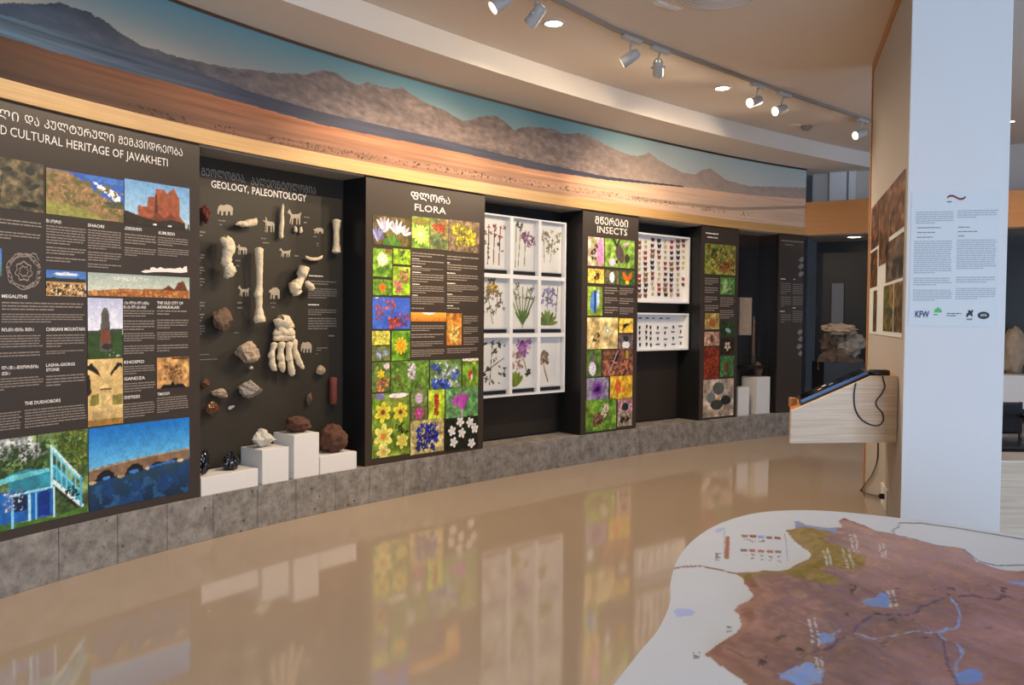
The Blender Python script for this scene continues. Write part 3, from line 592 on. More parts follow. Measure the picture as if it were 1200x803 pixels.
# ring plan of the megalith
def ring_plan():
    s, z = hit(28, 318, PO); V = []; Fc = []; r = random.Random(3)
    def arc(rx, rz, a0, a1, w, n, jit):
        b = len(V)
        for i in range(n + 1):
            a = a0 + (a1 - a0) * i / n; q = 1 + jit * math.sin(a * 7 + rx * 40) + jit * (r.random() - .5)
            for d in (-w, w): V.append(wall(s + kx * math.cos(a) * (rx * q + d), PO, z + kz * math.sin(a) * (rz * q + d)))
        for i in range(n): Fc.append((b + 2 * i, b + 2 * i + 2, b + 2 * i + 3, b + 2 * i + 1))
    kx = (hit(49, 318, PO)[0] - hit(7, 318, PO)[0]) / 2 / .18; kz = (hit(28, 296, PO)[1] - hit(28, 340, PO)[1]) / 2 / .105
    arc(.17, .098, .6, 6.0, .0035, 60, .05); arc(.14, .085, .2, 6.2, .003, 50, .06); arc(.08, .05, 0, 6.28, .005, 30, .12); arc(.045, .028, 0, 6.28, .004, 20, .2); arc(.19, .11, .5, 1.5, .004, 14, .1)
    for k in range(46):
        a = 6.28 * r.random(); q = .14 + .03 * r.random(); b = len(V); w = .006
        for d, e in ((-w, -w), (w, -w * .6), (w, w), (-w * .5, w)): V.append(wall(s + kx * math.cos(a) * q + d, PO, z + kz * math.sin(a) * q * .58 + e))
        Fc.append((b, b + 1, b + 2, b + 3))
    o = obj('ring_plan', V, Fc, 'ink_grey', p1); o['label'] = 'white line plan of a round megalith'
ring_plan()
def flat_poly(name, parent, pts_px, off, m, label=None):
    P = [wall(*((lambda h_: (h_[0], off, h_[1]))(hit(x, y, off)))) for x, y in pts_px]
    return obj(name, P, [tuple(range(len(P)))[::-1]], m, parent, label=label)
flat_poly('castle_outline', p1, [(165, 318.5), (170, 316.5), (176, 316.5), (176, 314), (180, 313), (184, 315), (188, 313), (193, 315), (199, 314.5), (205, 315), (211, 313.5), (214, 315), (216, 312.5), (219, 312), (219.5, 319), (212, 320), (196, 319), (180, 319), (170, 320)], PO, 'ink_white', 'white castle silhouette')

# FLORA board
G1, G2 = (92, 140, 40), (150, 190, 60)
def fl(*ops, bg=(G1, G2, 6)): return [('bg', bg[0], bg[1], bg[2])] + list(ops)
LIL = (226, 216, 240)
flora = [
 ((437, 481.5, 251.6, 290), fl(('b', .5, .1, .4, .2, (80, 130, 40)), ('w', .3, .45, 5, .5, .06, LIL, 50, 130), ('w', .62, .42, 5, .5, .055, (236, 228, 246), 40, 140), ('w', .12, .12, 4, .5, .05, (160, 160, 216), 60, 120), ('w', .82, .4, 4, .36, .05, (240, 226, 246), 20, 120), ('b', .26, .3, .05, .1, (96, 96, 170)), ('w', .5, 0, 5, .5, .02, (120, 170, 60), 60, 120), bg=((86, 72, 34), (126, 112, 54), 5))),
 ((482.5, 503.5, 253, 292), fl(('f', .5, .45, .34, 14, (232, 240, 130), (240, 236, 180)), ('b', .5, .85, .4, .12, (140, 130, 50)), bg=(G1, (160, 190, 70), 5))),
 ((504, 525.5, 255, 293.5), fl(('c', 9, .15, .55, .85, .9, .1, (236, 92, 44)), ('c', 14, .1, .05, .9, .45, .06, (110, 150, 100)), ('b', .8, .4, .07, .05, (240, 130, 90)), bg=((120, 124, 64), (150, 150, 90), 8))),
 ((526, 561.5, 257, 297), fl(('c', 34, .15, .25, .85, .85, .08, (240, 222, 40)), ('c', 14, .3, .2, .7, .6, .05, (150, 150, 30)), bg=((112, 92, 72), (156, 130, 100), 9))),
 ((437, 459.5, 290.5, 325), fl(('f', .5, .62, .26, 18, (244, 240, 206), (250, 246, 226)), ('b', .8, .92, .12, .06, (176, 66, 54)), ('b', .4, .22, .2, .12, (84, 130, 40)))),
 ((461, 481, 291, 310.5), fl(('c', 8, .4, .3, .75, .85, .07, (54, 54, 96)), bg=((140, 186, 30), (176, 206, 50), 4))),
 ((460.5, 480.5, 312, 346.5), fl(('c', 22, .1, .1, .5, .5, .06, (232, 130, 134)), ('c', 18, .4, .45, .95, .9, .055, (214, 110, 120)), bg=((140, 190, 30), (186, 212, 60), 4))),
 ((437, 459.5, 327, 346.5), fl(('f', .5, .5, .3, 12, (250, 126, 40), (236, 96, 20)), bg=((90, 140, 40), (130, 170, 50), 6))),
 ((436.5, 480.5, 348, 385.5), fl(('c', 18, .1, .3, .6, .95, .06, (226, 110, 70)), ('c', 14, .45, .05, .75, .35, .07, (220, 90, 60)), ('c', 12, .7, .1, .98, .5, .06, (190, 90, 130)), ('w', .1, .95, 2, .2, .03, (240, 210, 190), 40, 120), bg=((56, 96, 196), (76, 116, 214), 3))),
 ((436, 457, 388, 404), fl(('c', 16, .1, .2, .9, .8, .12, (238, 222, 110)), bg=((190, 190, 60), (220, 214, 100), 5))),
 ((436, 457, 406, 422.5), fl(('c', 6, .2, .3, .45, .7, .13, (190, 196, 232)), ('c', 6, .6, .3, .85, .7, .13, (176, 186, 226)), bg=((110, 130, 66), (140, 150, 90), 5))),
 ((459, 480.5, 388, 422), fl(('f', .5, .5, .3, 11, (246, 196, 40), (240, 176, 20)), bg=((96, 156, 40), (140, 190, 50), 5))),
 ((481.5, 523, 366, 377), [('grad', 0, 1, (206, 130, 40), (240, 176, 70)), ('b', .5, 1, .9, .25, (230, 226, 216)), ('n', 8, .6, (180, 110, 40), 0, .4)]),
 ((523.5, 541, 367, 404.5), fl(('c', 20, .2, .05, .8, .6, .08, (246, 206, 110)), bg=((196, 120, 40), (226, 166, 70), 6))),
 ((436, 457, 425, 458.5), fl(('f', .5, .6, .16, 6, (250, 220, 40), (250, 230, 60)), ('c', 16, .3, .02, .95, .42, .08, (222, 150, 96)), ('b', .8, .85, .12, .1, (210, 190, 200)), bg=((96, 130, 60), (140, 160, 80), 6))),
 ((458, 502.5, 424, 457), fl(('c', 16, .46, .4, .62, .88, .07, (246, 240, 244)), ('l', .55, 0, .55, .4, .015, (70, 110, 40)), ('c', 18, .1, .1, .28, .7, .03, (150, 96, 70)), ('b', .75, .1, .06, .06, (140, 70, 130)), bg=((96, 140, 50), (130, 166, 66), 8))),
 ((504, 540.5, 422.5, 455), fl(('c', 20, .1, .1, .9, .9, .09, (214, 224, 246)), ('c', 16, .1, .02, .6, .35, .09, (60, 96, 216)), ('c', 8, .05, .6, .3, .9, .08, (80, 110, 210)), ('c', 6, .7, .3, .95, .6, .08, (90, 120, 220)), bg=((96, 140, 60), (140, 170, 90), 6))),
 ((542, 560.5, 420.5, 453), fl(('b', .5, .45, .09, .16, (200, 60, 50)), ('b', .58, .35, .05, .1, (230, 190, 190)), ('b', .5, .97, .5, .06, (236, 226, 210)), bg=((120, 166, 50), (160, 186, 70), 5))),
 ((436, 480, 462, 531.5), fl(('f', .28, .7, .17, 6, (240, 226, 70), (150, 70, 30)), ('f', .75, .68, .16, 6, (240, 222, 70), (130, 60, 26)), ('f', .3, .33, .2, 6, (246, 238, 120), (226, 130, 40)), ('f', .8, .22, .13, 6, (240, 232, 110), (220, 200, 60)), ('f', .3, .08, .14, 6, (240, 236, 140), (230, 160, 60)), ('b', .7, .95, .2, .04, (236, 222, 226)), ('b', .2, .95, .1, .05, (140, 130, 190)), ('c', 10, .6, .34, .95, .5, .03, (60, 90, 30)), bg=((104, 140, 40), (160, 180, 70), 7))),
 ((481.5, 500.5, 458.5, 475), fl(('f', .5, .5, .36, 16, (226, 196, 222), (216, 180, 214)), bg=((110, 140, 80), (140, 160, 90), 6))),
 ((481.5, 500.5, 477, 492), fl(('f', .5, .5, .42, 6, (222, 70, 166), (236, 120, 190)), bg=((110, 130, 60), (120, 110, 90), 6))),
 ((502, 521, 457, 490.5), fl(('c', 26, .42, .15, .58, .82, .07, (226, 70, 50)), ('l', .5, 0, .5, .3, .02, (110, 140, 40)), bg=((176, 206, 40), (206, 222, 70), 4))),
 ((522.5, 560, 455, 487.5), fl(('w', .5, .25, 5, .55, .07, (196, 80, 186), 60, 120), ('w', .3, .4, 3, .3, .05, (206, 100, 196), 70, 130), ('l', .5, 0, .5, .3, .015, (220, 150, 210)), bg=((96, 156, 90), (140, 186, 130), 6))),
 ((481, 520, 494, 528), fl(('c', 44, .2, .12, .8, .85, .075, (40, 66, 200)), ('c', 12, .3, .3, .7, .7, .05, (24, 40, 150)), bg=((190, 176, 110), (226, 210, 150), 7))),
 ((522, 560, 490.5, 524), fl(*[('f', a, b, .16, 5, (250, 246, 244), (226, 222, 200)) for a, b in ((.2, .6), (.45, .85), (.5, .5), (.75, .8), (.9, .6), (.25, .25), (.8, .15))], bg=((24, 32, 22), (44, 54, 36), 6))),
]
for i, (r, ops) in enumerate(flora): PH('flower_photo', p2, r, ops, 200 + i, res=0.0058, gain=1.15)
wall_text('ᲤᲚᲝᲠᲐ', p2, 481.5, 527.5, 233, 9, PO, bold=0.008, yb_right=238); wall_text('FLORA', p2, 486, 522.5, 246.5, 8, PO, bold=0.0)
TB = [text_rect(*r, off=PO) for r in [(482.5, 521, 295, 301), (482.5, 521, 304, 310), (482.5, 521, 313, 317), (482.5, 521, 320, 331), (482.5, 521, 334, 344), (482.5, 521, 347, 357), (482.5, 521, 360, 363), (524, 561, 299, 305), (524, 561, 309, 317), (524, 561, 321, 329), (524, 561, 333, 342), (524, 561, 346, 356), (524, 561, 360, 363), (482, 521, 381, 389), (482, 521, 391, 397), (482, 521, 400, 407), (482, 521, 410, 419), (543, 561, 370, 380), (543, 561, 383, 392), (543, 561, 395, 405), (524, 561, 408, 415)]]
wall_text_block(p2, TB, PO, 'ink_grey', 60, pitch=0.019)
wall_text_block(p2, [text_rect(*r, off=PO) for r in [(483, 505, 302.3, 304), (483, 511, 311, 313), (483, 499, 318, 320), (483, 497, 332, 334), (483, 492, 345, 347), (524, 532, 307, 309), (524, 549, 319, 321), (524, 545, 331, 333), (524, 533, 344, 346), (524, 537, 357.5, 359.5)]], PO, 'ink_white', 66, name='heading', pitch=0.1)

# INSECTS board
P_ = (232, 140, 196)
ins = [
 ((689, 708, 277, 312.5), fl(('b', .75, .5, .16, .5, P_), ('c', 9, .25, .25, .6, .7, .06, (36, 16, 24)), bg=((196, 190, 130), (236, 206, 196), 5))),
 ((709, 743.5, 279, 315), fl(('b', .25, .18, .16, .14, (226, 200, 226)), ('b', .5, .5, .22, .34, (104, 84, 84), 20), ('w', .4, .75, 2, .35, .05, (70, 56, 60), 60, 130), ('b', .72, .86, .2, .06, (196, 176, 176), 15), ('b', .75, .35, .14, .16, (76, 70, 60)), ('b', .4, .2, .07, .07, (56, 50, 60)), bg=((126, 176, 60), (170, 196, 90), 5))),
 ((689, 708, 314.5, 332.5), fl(('c', 7, .35, .3, .7, .7, .12, (110, 76, 40)), bg=((226, 186, 66), (246, 226, 120), 5))),
 ((709, 725.5, 316, 333.5), fl(('b', .5, .5, .26, .4, (226, 220, 236)), ('b', .5, .95, .08, .1, (60, 44, 36)), bg=((140, 130, 90), (96, 110, 60), 6))),
 ((726.5, 743.5, 317, 335), fl(('w', .5, .3, 2, .7, .16, (246, 110, 30), 50, 130), ('b', .5, .2, .2, .12, (230, 206, 50)), bg=((66, 106, 50), (90, 130, 60), 6))),
 ((688.5, 706, 335.5, 370), fl(('b', .45, .5, .2, .38, (96, 150, 226), -10), ('l', .5, .1, .5, .85, .03, (30, 50, 110)), ('b', .7, .6, .06, .3, (190, 216, 246)), bg=((150, 180, 50), (170, 196, 90), 6))),
 ((688, 724, 372, 408.5), fl(('c', 6, .2, .25, .38, .5, .06, (120, 84, 50)), ('f', .66, .58, .2, 8, (222, 222, 176), (246, 246, 226)), ('l', .1, 0, .3, .7, .01, (190, 150, 80)), bg=((222, 196, 126), (236, 214, 156), 4))),
 ((725.5, 742, 373, 390), fl(('b', .45, .5, .28, .13, (36, 30, 20), 20), ('l', .2, .2, .9, .75, .03, (90, 80, 30)), bg=((240, 190, 60), (246, 214, 110), 4))),
 ((725, 742, 392, 409), fl(('b', .5, .3, .4, .25, (222, 222, 222)), ('b', .5, .7, .3, .2, (60, 60, 60)), bg=((110, 96, 100), (150, 130, 130), 5))),
 ((687.5, 704.5, 410.5, 441), fl(('b', .4, .3, .2, .25, (226, 222, 232)), ('b', .4, .7, .12, .16, (120, 110, 120)), bg=((96, 130, 50), (120, 150, 66), 5))),
 ((706, 741.5, 410, 439.5), fl(('b', .4, .6, .3, .14, (44, 36, 44), 50), ('l', .2, .1, .5, .95, .02, (200, 180, 190)), ('b', .8, .8, .1, .16, (190, 170, 60)), ('n', 12, .58, (206, 130, 100), 0, .6), bg=((110, 66, 56), (160, 110, 80), 7))),
 ((687.5, 713, 443.5, 467.5), fl(('f', .5, .48, .42, 20, (150, 60, 196), (60, 24, 60)), ('c', 7, .35, .35, .65, .65, .06, (36, 20, 20)), bg=((150, 140, 170), (176, 166, 190), 5))),
 ((715, 741, 441.5, 466.5), fl(('b', .35, .55, .2, .3, (236, 110, 60)), ('b', .62, .4, .14, .1, (236, 130, 40), 30), bg=((240, 186, 30), (246, 206, 70), 4))),
 ((686.5, 722, 469.5, 502.5), fl(('b', .62, .62, .14, .28, (216, 206, 176), -25), ('c', 10, .25, .15, .55, .5, .07, (196, 60, 120)), ('c', 8, .5, .4, .75, .9, .03, (60, 70, 40)), ('b', .2, .5, .05, .05, (150, 90, 60)), bg=((110, 160, 50), (140, 180, 66), 5))),
 ((724, 741, 468.5, 482), fl(('b', .5, .4, .4, .3, (30, 70, 56)), bg=((190, 130, 160), (226, 180, 170), 5))),
 ((723.5, 740.5, 484, 498.5), fl(('c', 9, .2, .3, .8, .7, .13, (70, 20, 22)), bg=((190, 190, 180), (150, 120, 80), 6))),
]
for i, (r, ops) in enumerate(ins): PH('insect_photo', p3, r, ops, 300 + i, res=0.0075, gain=1.1)
wall_text('ᲛᲬᲔᲠᲔᲑᲘ', p3, 697.5, 736, 262, 9, PO, bold=0.006); wall_text('INSECTS', p3, 700, 735, 272.5, 8, PO, bold=0.0)
wall_text_block(p3, [text_rect(*r, off=PO) for r in [(708.5, 724.5, 336, 345), (708.5, 724.5, 348, 356), (708.5, 724.5, 359, 368), (726, 743, 337, 346), (726, 743, 349, 357), (726, 743, 360, 369)]], PO, 'ink_grey', 80, pitch=0.024)
# board 4
b4 = [((826, 862, 285, 323), fl(('c', 40, .05, .1, .95, .9, .08, (216, 196, 90)), ('c', 20, .5, .1, .95, .5, .06, (196, 96, 50)), ('c', 20, .05, .3, .7, .95, .06, (96, 130, 40)), bg=((140, 160, 60), (190, 176, 90), 6))),
 ((844, 861, 324.5, 345.5), fl(('w', .2, .1, 6, .8, .03, (206, 226, 170), 20, 80), bg=((90, 150, 60), (130, 180, 96), 6))),
 ((826, 843, 367, 386), fl(('b', .5, .4, .3, .25, (190, 110, 60)), bg=((226, 190, 120), (170, 150, 70), 5))), ((844.5, 860.5, 377, 394), fl(('b', .55, .4, .3, .14, (170, 186, 196), -20), bg=((50, 76, 36), (80, 110, 50), 5))),
 ((825.5, 843, 389, 405), fl(('b', .5, .5, .2, .3, (130, 80, 60)), bg=((226, 190, 170), (206, 160, 130), 5))), ((844.5, 860.5, 396.5, 415), fl(('f', .5, .5, .3, 5, (236, 222, 196), (150, 60, 40)), bg=((56, 46, 30), (90, 66, 40), 6))),
 ((825, 842.5, 407, 443.5), fl(('c', 36, .05, .05, .95, .95, .08, (206, 86, 40)), bg=((150, 50, 30), (190, 90, 50), 8))), ((844, 860, 417.5, 441), fl(('b', .5, .45, .16, .28, (130, 80, 56)), bg=((76, 130, 70), (110, 160, 90), 6))),
 ((824, 859.5, 445.5, 486.5), fl(('b', .5, .75, .24, .17, (110, 116, 112)), ('b', .25, .52, .2, .14, (140, 148, 144)), ('b', .45, .32, .26, .14, (84, 86, 80)), ('b', .75, .42, .2, .14, (54, 56, 56)), ('b', .78, .2, .16, .1, (176, 160, 146)), ('b', .5, .48, .04, .05, (206, 160, 50)), bg=((206, 186, 168), (222, 204, 186), 5)))]
for i, (r, ops) in enumerate(b4): PH('nature_photo', p4, r, ops, 400 + i, res=0.009, gain=0.9)
wall_text_block(p4, [text_rect(*r, off=PO) for r in [(827, 861, 271.5, 275), (829, 860, 276.5, 279.5)]], PO, 'ink_white', 90, name='title', pitch=0.034)
wall_text_block(p4, [text_rect(*r, off=PO) for r in [(826, 842, 325, 334), (826, 842, 336, 344), (826, 842, 347, 355), (826, 842, 357, 365), (844, 860.5, 348, 360), (844, 860.5, 363, 374)]], PO, 'ink_grey', 91, pitch=0.024)
# board 5
wall_text_block(p5, [text_rect(*r, off=PO) for r in [(915.5, 943.5, 280.5, 283.5), (920, 939, 285.5, 288)]], PO, 'ink_grey', 95, name='title', pitch=0.034)
wall_text_block(p5, [text_rect(*r, off=PO) for r in [(915, 926, 326, 328), (930, 934, 326.5, 328.5), (914, 926, 364, 366), (929, 936, 360, 362)]], PO, 'ink_white', 96, name='heading', pitch=0.1)
wall_text_block(p5, [text_rect(*r, off=PO) for r in [(915, 927, 331, 345), (915, 927, 347, 360), (929, 943, 332, 345), (929, 943, 347, 358), (915, 927, 368, 379), (929, 943, 364, 378)]], PO, 'ink_dim', 97, pitch=0.028)
for cx, cy in ((940, 304), (939, 312), (939, 321), (938, 389), (939, 397), (937, 406), (939, 414)):
    flat_poly('bird_drawing', p5, [(cx - 4, cy + 1), (cx - 1, cy - 3), (cx + 3, cy - 2), (cx + 4, cy + 1), (cx + 1, cy + 2), (cx - 1, cy + 4)], PO, 'ink_dim')

# ================================================================== NICHES (recessed display cases)
BK = -0.335; BO = BK + 0.02
def niche(label, s0, s1, m, glaze=False, gx=None, ztop=HB):
    root = empty('display_case', tuple(wall((s0 + s1) / 2, -0.2, HP)), label, 'display case')
    n = max(3, int((s1 - s0) / 0.1))
    mb = MB(); mb.wallbox(s0 + .002, s1 - .002, -0.39, BK, HP + .001, HB - .001, n); mb.build('back_panel', 'dark', root)
    mb = MB(); mb.wallbox(s0 + .002, s1 - .002, BK + .001, -0.03, HB - 0.012, HB - 0.001, n); mb.build('case_ceiling', 'niche_top', root)
    if glaze:
        mb = MB(); mb.wallbox(s0 + .003, s1 - .003, -0.045, -0.039, HP + .002, HB - .013, n); mb.build('glass_pane', 'glass', root)
    return root
e1, e2a, e2b, e3a, e3b, e4a, e4b, e5a = sx(234.3), sx(428.3, 380), sx(567), sx(681.5), sx(746.5), sx(820.5), sx(864), sx(911)
c1 = niche('deep brown case of bones and rocks titled GEOLOGY, PALEONTOLOGY', e1, e2a, 'back')
c2 = niche('dark case holding the white herbarium frame between FLORA and INSECTS boards', e2b, e3a, 'back2')
c3 = niche('dark case holding two white insect frames right of the INSECTS board', e3b, e4a, 'back2')
c4 = niche('narrow glazed dark case with two white pedestals, far right end', e4b, e5a, 'back2', True)
mb = MB(); mb.wallbox(e1 + .002, hit(405, 300, BO)[0], BK, BO, HP + .02, HB - .014, 14); mb.build('back_board', 'back', c1, label='brown printed board with text')
mb = MB(); mb.wallbox(e2b + .002, e3a - .06, BK, BO, HP + .02, HB - 0.16, 8); mb.build('back_board', 'back2', c2)
mb = MB(); mb.wallbox(e3b + .002, e4a - .06, BK, BO, HP + .02, HB - 0.14, 8); mb.build('back_board', 'back2', c3)
BT = BO + 0.003
wall_text('ᲒᲔᲝᲚᲝᲒᲘᲐ,', c1, 236, 287.5, 205.5, 9.5, BT, 'ink_title', bold=0.0, yb_right=214)
wall_text('ᲞᲐᲚᲔᲝᲜᲢᲝᲚᲝᲒᲘᲐ', c1, 294, 370, 216.5, 9.5, BT, 'ink_title', bold=0.0)
wall_text('GEOLOGY,', c1, 247.5, 291.5, 219.5, 8.6, BT, 'ink_white', bold=0.012)
wall_text('PALEONTOLOGY', c1, 295.5, 359, 227.5, 8.4, BT, 'ink_white', bold=0.012)
TBs = [text_rect(*r, off=BT) for r in [(256, 271, 257, 260), (257, 266, 262, 264.5), (234, 241, 270, 278), (306, 321, 278, 281), (308, 318, 283, 286), (356, 365, 253, 256), (356, 362, 259, 263), (367, 381, 276, 278.5), (371, 375, 284, 289), (276, 286, 304, 307), (277, 283, 310, 313), (345, 355, 298, 302), (278, 293, 353, 357), (278, 290, 359, 363), (317, 328, 354, 356.5), (318, 327, 359, 361.5), (274, 284, 389, 391.5), (371, 384, 407, 412), (370, 377, 414, 416), (232, 269, 415, 417), (232, 267, 421, 423), (232, 240, 297, 307), (232, 240, 312, 322), (232, 240, 325, 336), (232, 240, 353, 364), (232, 240, 367, 378), (232, 240, 381, 393), (361, 395, 328, 334), (361, 395, 337, 350), (361, 395, 362, 370), (361, 395, 372, 387), (385, 396, 392, 396)]]
wall_text_block(c1, TBs, BT, 'ink_dim', 120, pitch=0.02)
wall_text_block(c1, [text_rect(*r, off=BT) for r in [(362, 387, 322, 324.5), (361, 381, 356, 358.5)]], BT, 'ink_white', 170, name='heading', pitch=0.1)
# animal silhouettes printed on the back board
def beast(cx, cy, w, h, kind):
    SH = {
     'mammoth': [(-1, -.1), (-.9, .5), (-.6, .95), (-.2, .8), (.2, 1), (.7, .8), (1, .3), (.95, -.3), (.9, -1), (.65, -1), (.6, -.3), (.35, -.25), (.3, -1), (.05, -1), (.05, -.3), (-.25, -.3), (-.3, -1), (-.55, -1), (-.5, -.3), (-.7, -.1), (-.85, -.8), (-.98, -.8)],
     'deer': [(-.9, .6), (-.5, .4), (-.55, 1), (-.3, .7), (-.2, .4), (.7, .3), (.95, 0), (.85, -1), (.7, -1), (.65, -.2), (.5, -.2), (.45, -1), (.3, -1), (.25, -.2), (-.15, -.2), (-.2, -1), (-.35, -1), (-.3, -.1), (-.45, -.1), (-.5, -1), (-.6, -1), (-.5, .2), (-.85, .4)],
     'horse': [(-1, .5), (-.7, 1), (-.55, .7), (-.3, .3), (.6, .35), (1, .6), (.85, 0), (.8, -1), (.65, -1), (.6, -.2), (.45, -.25), (.4, -1), (.25, -1), (.25, -.2), (-.15, -.2), (-.25, -1), (-.4, -1), (-.35, -.1), (-.6, -.9), (-.7, -.85), (-.5, .1), (-.75, .4)],
     'bear': [(-1, .1), (-.9, .4), (-.6, .5), (-.2, .8), (.5, .8), (.95, .4), (1, -.2), (.95, -1), (.65, -1), (.6, -.4), (.1, -.4), (.1, -1), (-.25, -1), (-.25, -.3), (-.45, -.3), (-.5, -1), (-.75, -1), (-.65, -.1)]}[kind]
    o = flat_poly('animal_silhouette', c1, [(cx + a * w * .46, cy - b * h * .46) for a, b in SH], BT, 'ink_cream'); o['label'] = 'cream %s silhouette' % kind
for a in ((264, 246, 20, 14, 'mammoth'), (315, 263, 16, 20, 'deer'), (345, 254, 18, 20, 'horse'), (373, 270, 13, 8, 'bear'), (283, 292, 15, 14, 'deer'), (334, 296, 15, 12, 'horse'), (285.5, 341, 15, 14, 'horse'), (321.5, 343, 14, 16, 'bear'), (359, 407, 14, 14, 'mammoth')): beast(*a)

# ---- specimens
def hash3(p, s): return mnoise.noise(Vector((p[0] * s, p[1] * s, p[2] * s)))
def rock(name, label, cat, P, size, m, seed, kind='rock', sub=4, ang=0, group=None, amp=0.16):
    """P centre, size (along wall, out, up)"""
    bm = bmesh.new(); bmesh.ops.create_icosphere(bm, subdivisions=sub, radius=1.0); r = random.Random(seed)
    planes = [(Vector((r.uniform(-1, 1), r.uniform(-1, 1), r.uniform(-1, 1))).normalized(), r.uniform(.5, .82)) for _ in range(12)]
    for v in bm.verts:
        c = v.co.copy()
        if kind == 'rock':
            for n_, d in planes:
                e = c.dot(n_) - d
                if e > 0: c -= n_ * e
            c *= 1.25
        c *= 1 + amp * mnoise.fractal(c * 2.3 + Vector((seed, 0, 0)), 0.8, 2.0, 3)
        v.co = c
    s_, off_ = P[3], 0
    _, _, dx, dy = curve_pt(s_)
    t = Vector((float(dx), float(dy), 0)); nn = Vector((float(dy), -float(dx), 0)); ca, sa = math.cos(math.radians(ang)), math.sin(math.radians(ang))
    V = []
    for v in bm.verts:
        a, b, c = v.co.x * size[0] / 2, v.co.y * size[1] / 2, v.co.z * size[2] / 2
        a, c = a * ca - c * sa, a * sa + c * ca
        V.append(Vector(P[:3]) + t * a + nn * b + Vector((0, 0, c)))
    Fc = [tuple(x.index for x in f.verts) for f in bm.faces]; bm.free()
    o = obj(name, V, Fc, m, smooth=(kind != 'rock')); return tag(o, label, cat, group)
def on_back(px, py, out): s, z = hit(px, py, BO + out); return (*wall(s, BO + out, z), s)
PXM = lambda px, py: (lambda a, b: abs(a[0] - b[0]))(hit(px - .5, py, BO), hit(px + .5, py, BO)), 
def pxw(px, py, w): return hit(px + w / 2, py, BO)[0] - hit(px - w / 2, py, BO)[0]
def pxh(px, py, h): return hit(px, py - h / 2, BO)[1] - hit(px, py + h / 2, BO)[1]
def wrock(name, label, cat, px, py, w, h, m, seed, dep=0.09, **k):
    return rock(name, label, cat, on_back(px, py, dep / 2), (pxw(px, py, w) * .88, dep, pxh(px, py, h) * .88), m, seed, **k)
wrock('red_stone', 'tall thin red-brown stone at top left of geology case', 'rock', 240.5, 251, 11, 25, 'stone_red', 1)
wrock('dark_boulder', 'angular dark brown rock left of the long leg bone', 'rock', 263, 374.5, 27, 24, 'stone_brown', 2, dep=.12)
wrock('tan_rock', 'square tan rock left of the skeletal foot', 'rock', 291, 412.5, 27, 23, 'stone_tan', 3, dep=.12)
wrock('pebble', 'tiny white pebble below the square tan rock', 'pebble', 294, 431, 6, 4, 'stone_pale', 4, dep=.03, sub=2)
wrock('grey_rock', 'rounded grey rock mounted low in the middle of the geology case', 'rock', 294.5, 456, 26, 20, 'stone_grey', 5, dep=.12)
wrock('small_rock', 'small brown rock right of the skeletal foot', 'rock', 376, 433.5, 14, 12, 'stone_tan', 6, dep=.06, sub=2)
mb = MB(); q0, q1 = hit(390.5, 474, BO + .04), hit(390.5, 442, BO + .04); a0 = Vector(wall(q0[0], BO + .04, q0[1])); a1 = Vector(wall(q0[0], BO + .04, q1[1]))
mb.tube([a0, a0 + Vector((0, 0, .008)), a0.lerp(a1, .3), a0.lerp(a1, .6), a1 - Vector((0, 0, .01)), a1], [.026, .034, .036, .034, .035, .028], 14); o = mb.build('red_core', 'stone_red', smooth=True); tag(o, 'upright red cylindrical stone core near right edge of geology case', 'rock')
wrock('obsidian', 'small shiny dark obsidian with white glint, upper of the pair at left', 'rock', 239.5, 450, 11, 12, 'amber', 8, dep=.06)
wrock('beige_stone', 'beige stone chip between the two obsidian pieces', 'rock', 257, 460.5, 18, 12, 'stone_tan', 9, dep=.06, ang=-20)
wrock('amber_obsidian', 'glossy amber-brown obsidian lump low at left of geology case', 'rock', 248.5, 478, 18, 14, 'amber', 10, dep=.08)
wrock('pale_chip', 'tiny pale stone chip right of the amber obsidian', 'pebble', 271, 477.5, 8, 5, 'stone_pale', 11, dep=.03, sub=2, ang=20)
wrock('dark_chip', 'faint dark rock chip left of the red stone core', 'rock', 362, 467, 8, 16, 'stone_brown', 12, dep=.05, sub=2)
def bone(name, label, prof, px, py, m='bone', out=.06, lump=.18, seed=0, n=16, group=None):
    """prof: list of (dx_px, dy_px, halfwidth_px) along the bone"""
    sc_ = pxh(px, py, 10) / 10; mb = MB(); pts = []; rr = []
    for dx, dy, hw in prof:
        s, z = hit(px + dx, py + dy, BO + out); pts.append(Vector(wall(s, BO + out, z))); rr.append(max(.003, hw * sc_ * .84))
    # refine
    P2 = []; R2 = []
    for i in range(len(pts) - 1):
        for k in range(6):
            t = k / 6; t2 = t * t * (3 - 2 * t); P2.append(pts[i].lerp(pts[i + 1], t)); R2.append(rr[i] * (1 - t2) + rr[i + 1] * t2)
    P2.append(pts[-1]); R2.append(rr[-1])
    mb.tube(P2, R2, n)
    c = [Vector(v) for v in mb.V]; V = []
    for i, v in enumerate(c):
        q = P2[min(i // n, len(P2) - 1)]; f = 1 + lump * (mnoise.fractal(v * 14 + Vector((seed * 3.1, 0, 0)), .8, 2, 3) + .5 * mnoise.fractal(v * 60, .7, 2, 3))
        V.append(tuple(q + (v - q) * f))
    mb.V = V; return mb, name, label
def put_bone(*a, cat='bone', **k):
    mb, nm, lb = bone(*a, **k); o = mb.build(nm, k.get('m', 'bone'), smooth=True); return tag(o, lb, cat)
put_bone('upper_arm_bone', 'thick pale limb bone with knobbly ends, upper left of geology case', [(-6, -24, 2), (-5, -21, 7), (0, -18, 9), (2, -12, 8), (0, -2, 7), (-1, 6, 7), (2, 12, 9), (1, 18, 9), (0, 22, 6), (0, 25, 2)], 266, 302, out=.09, lump=.3)
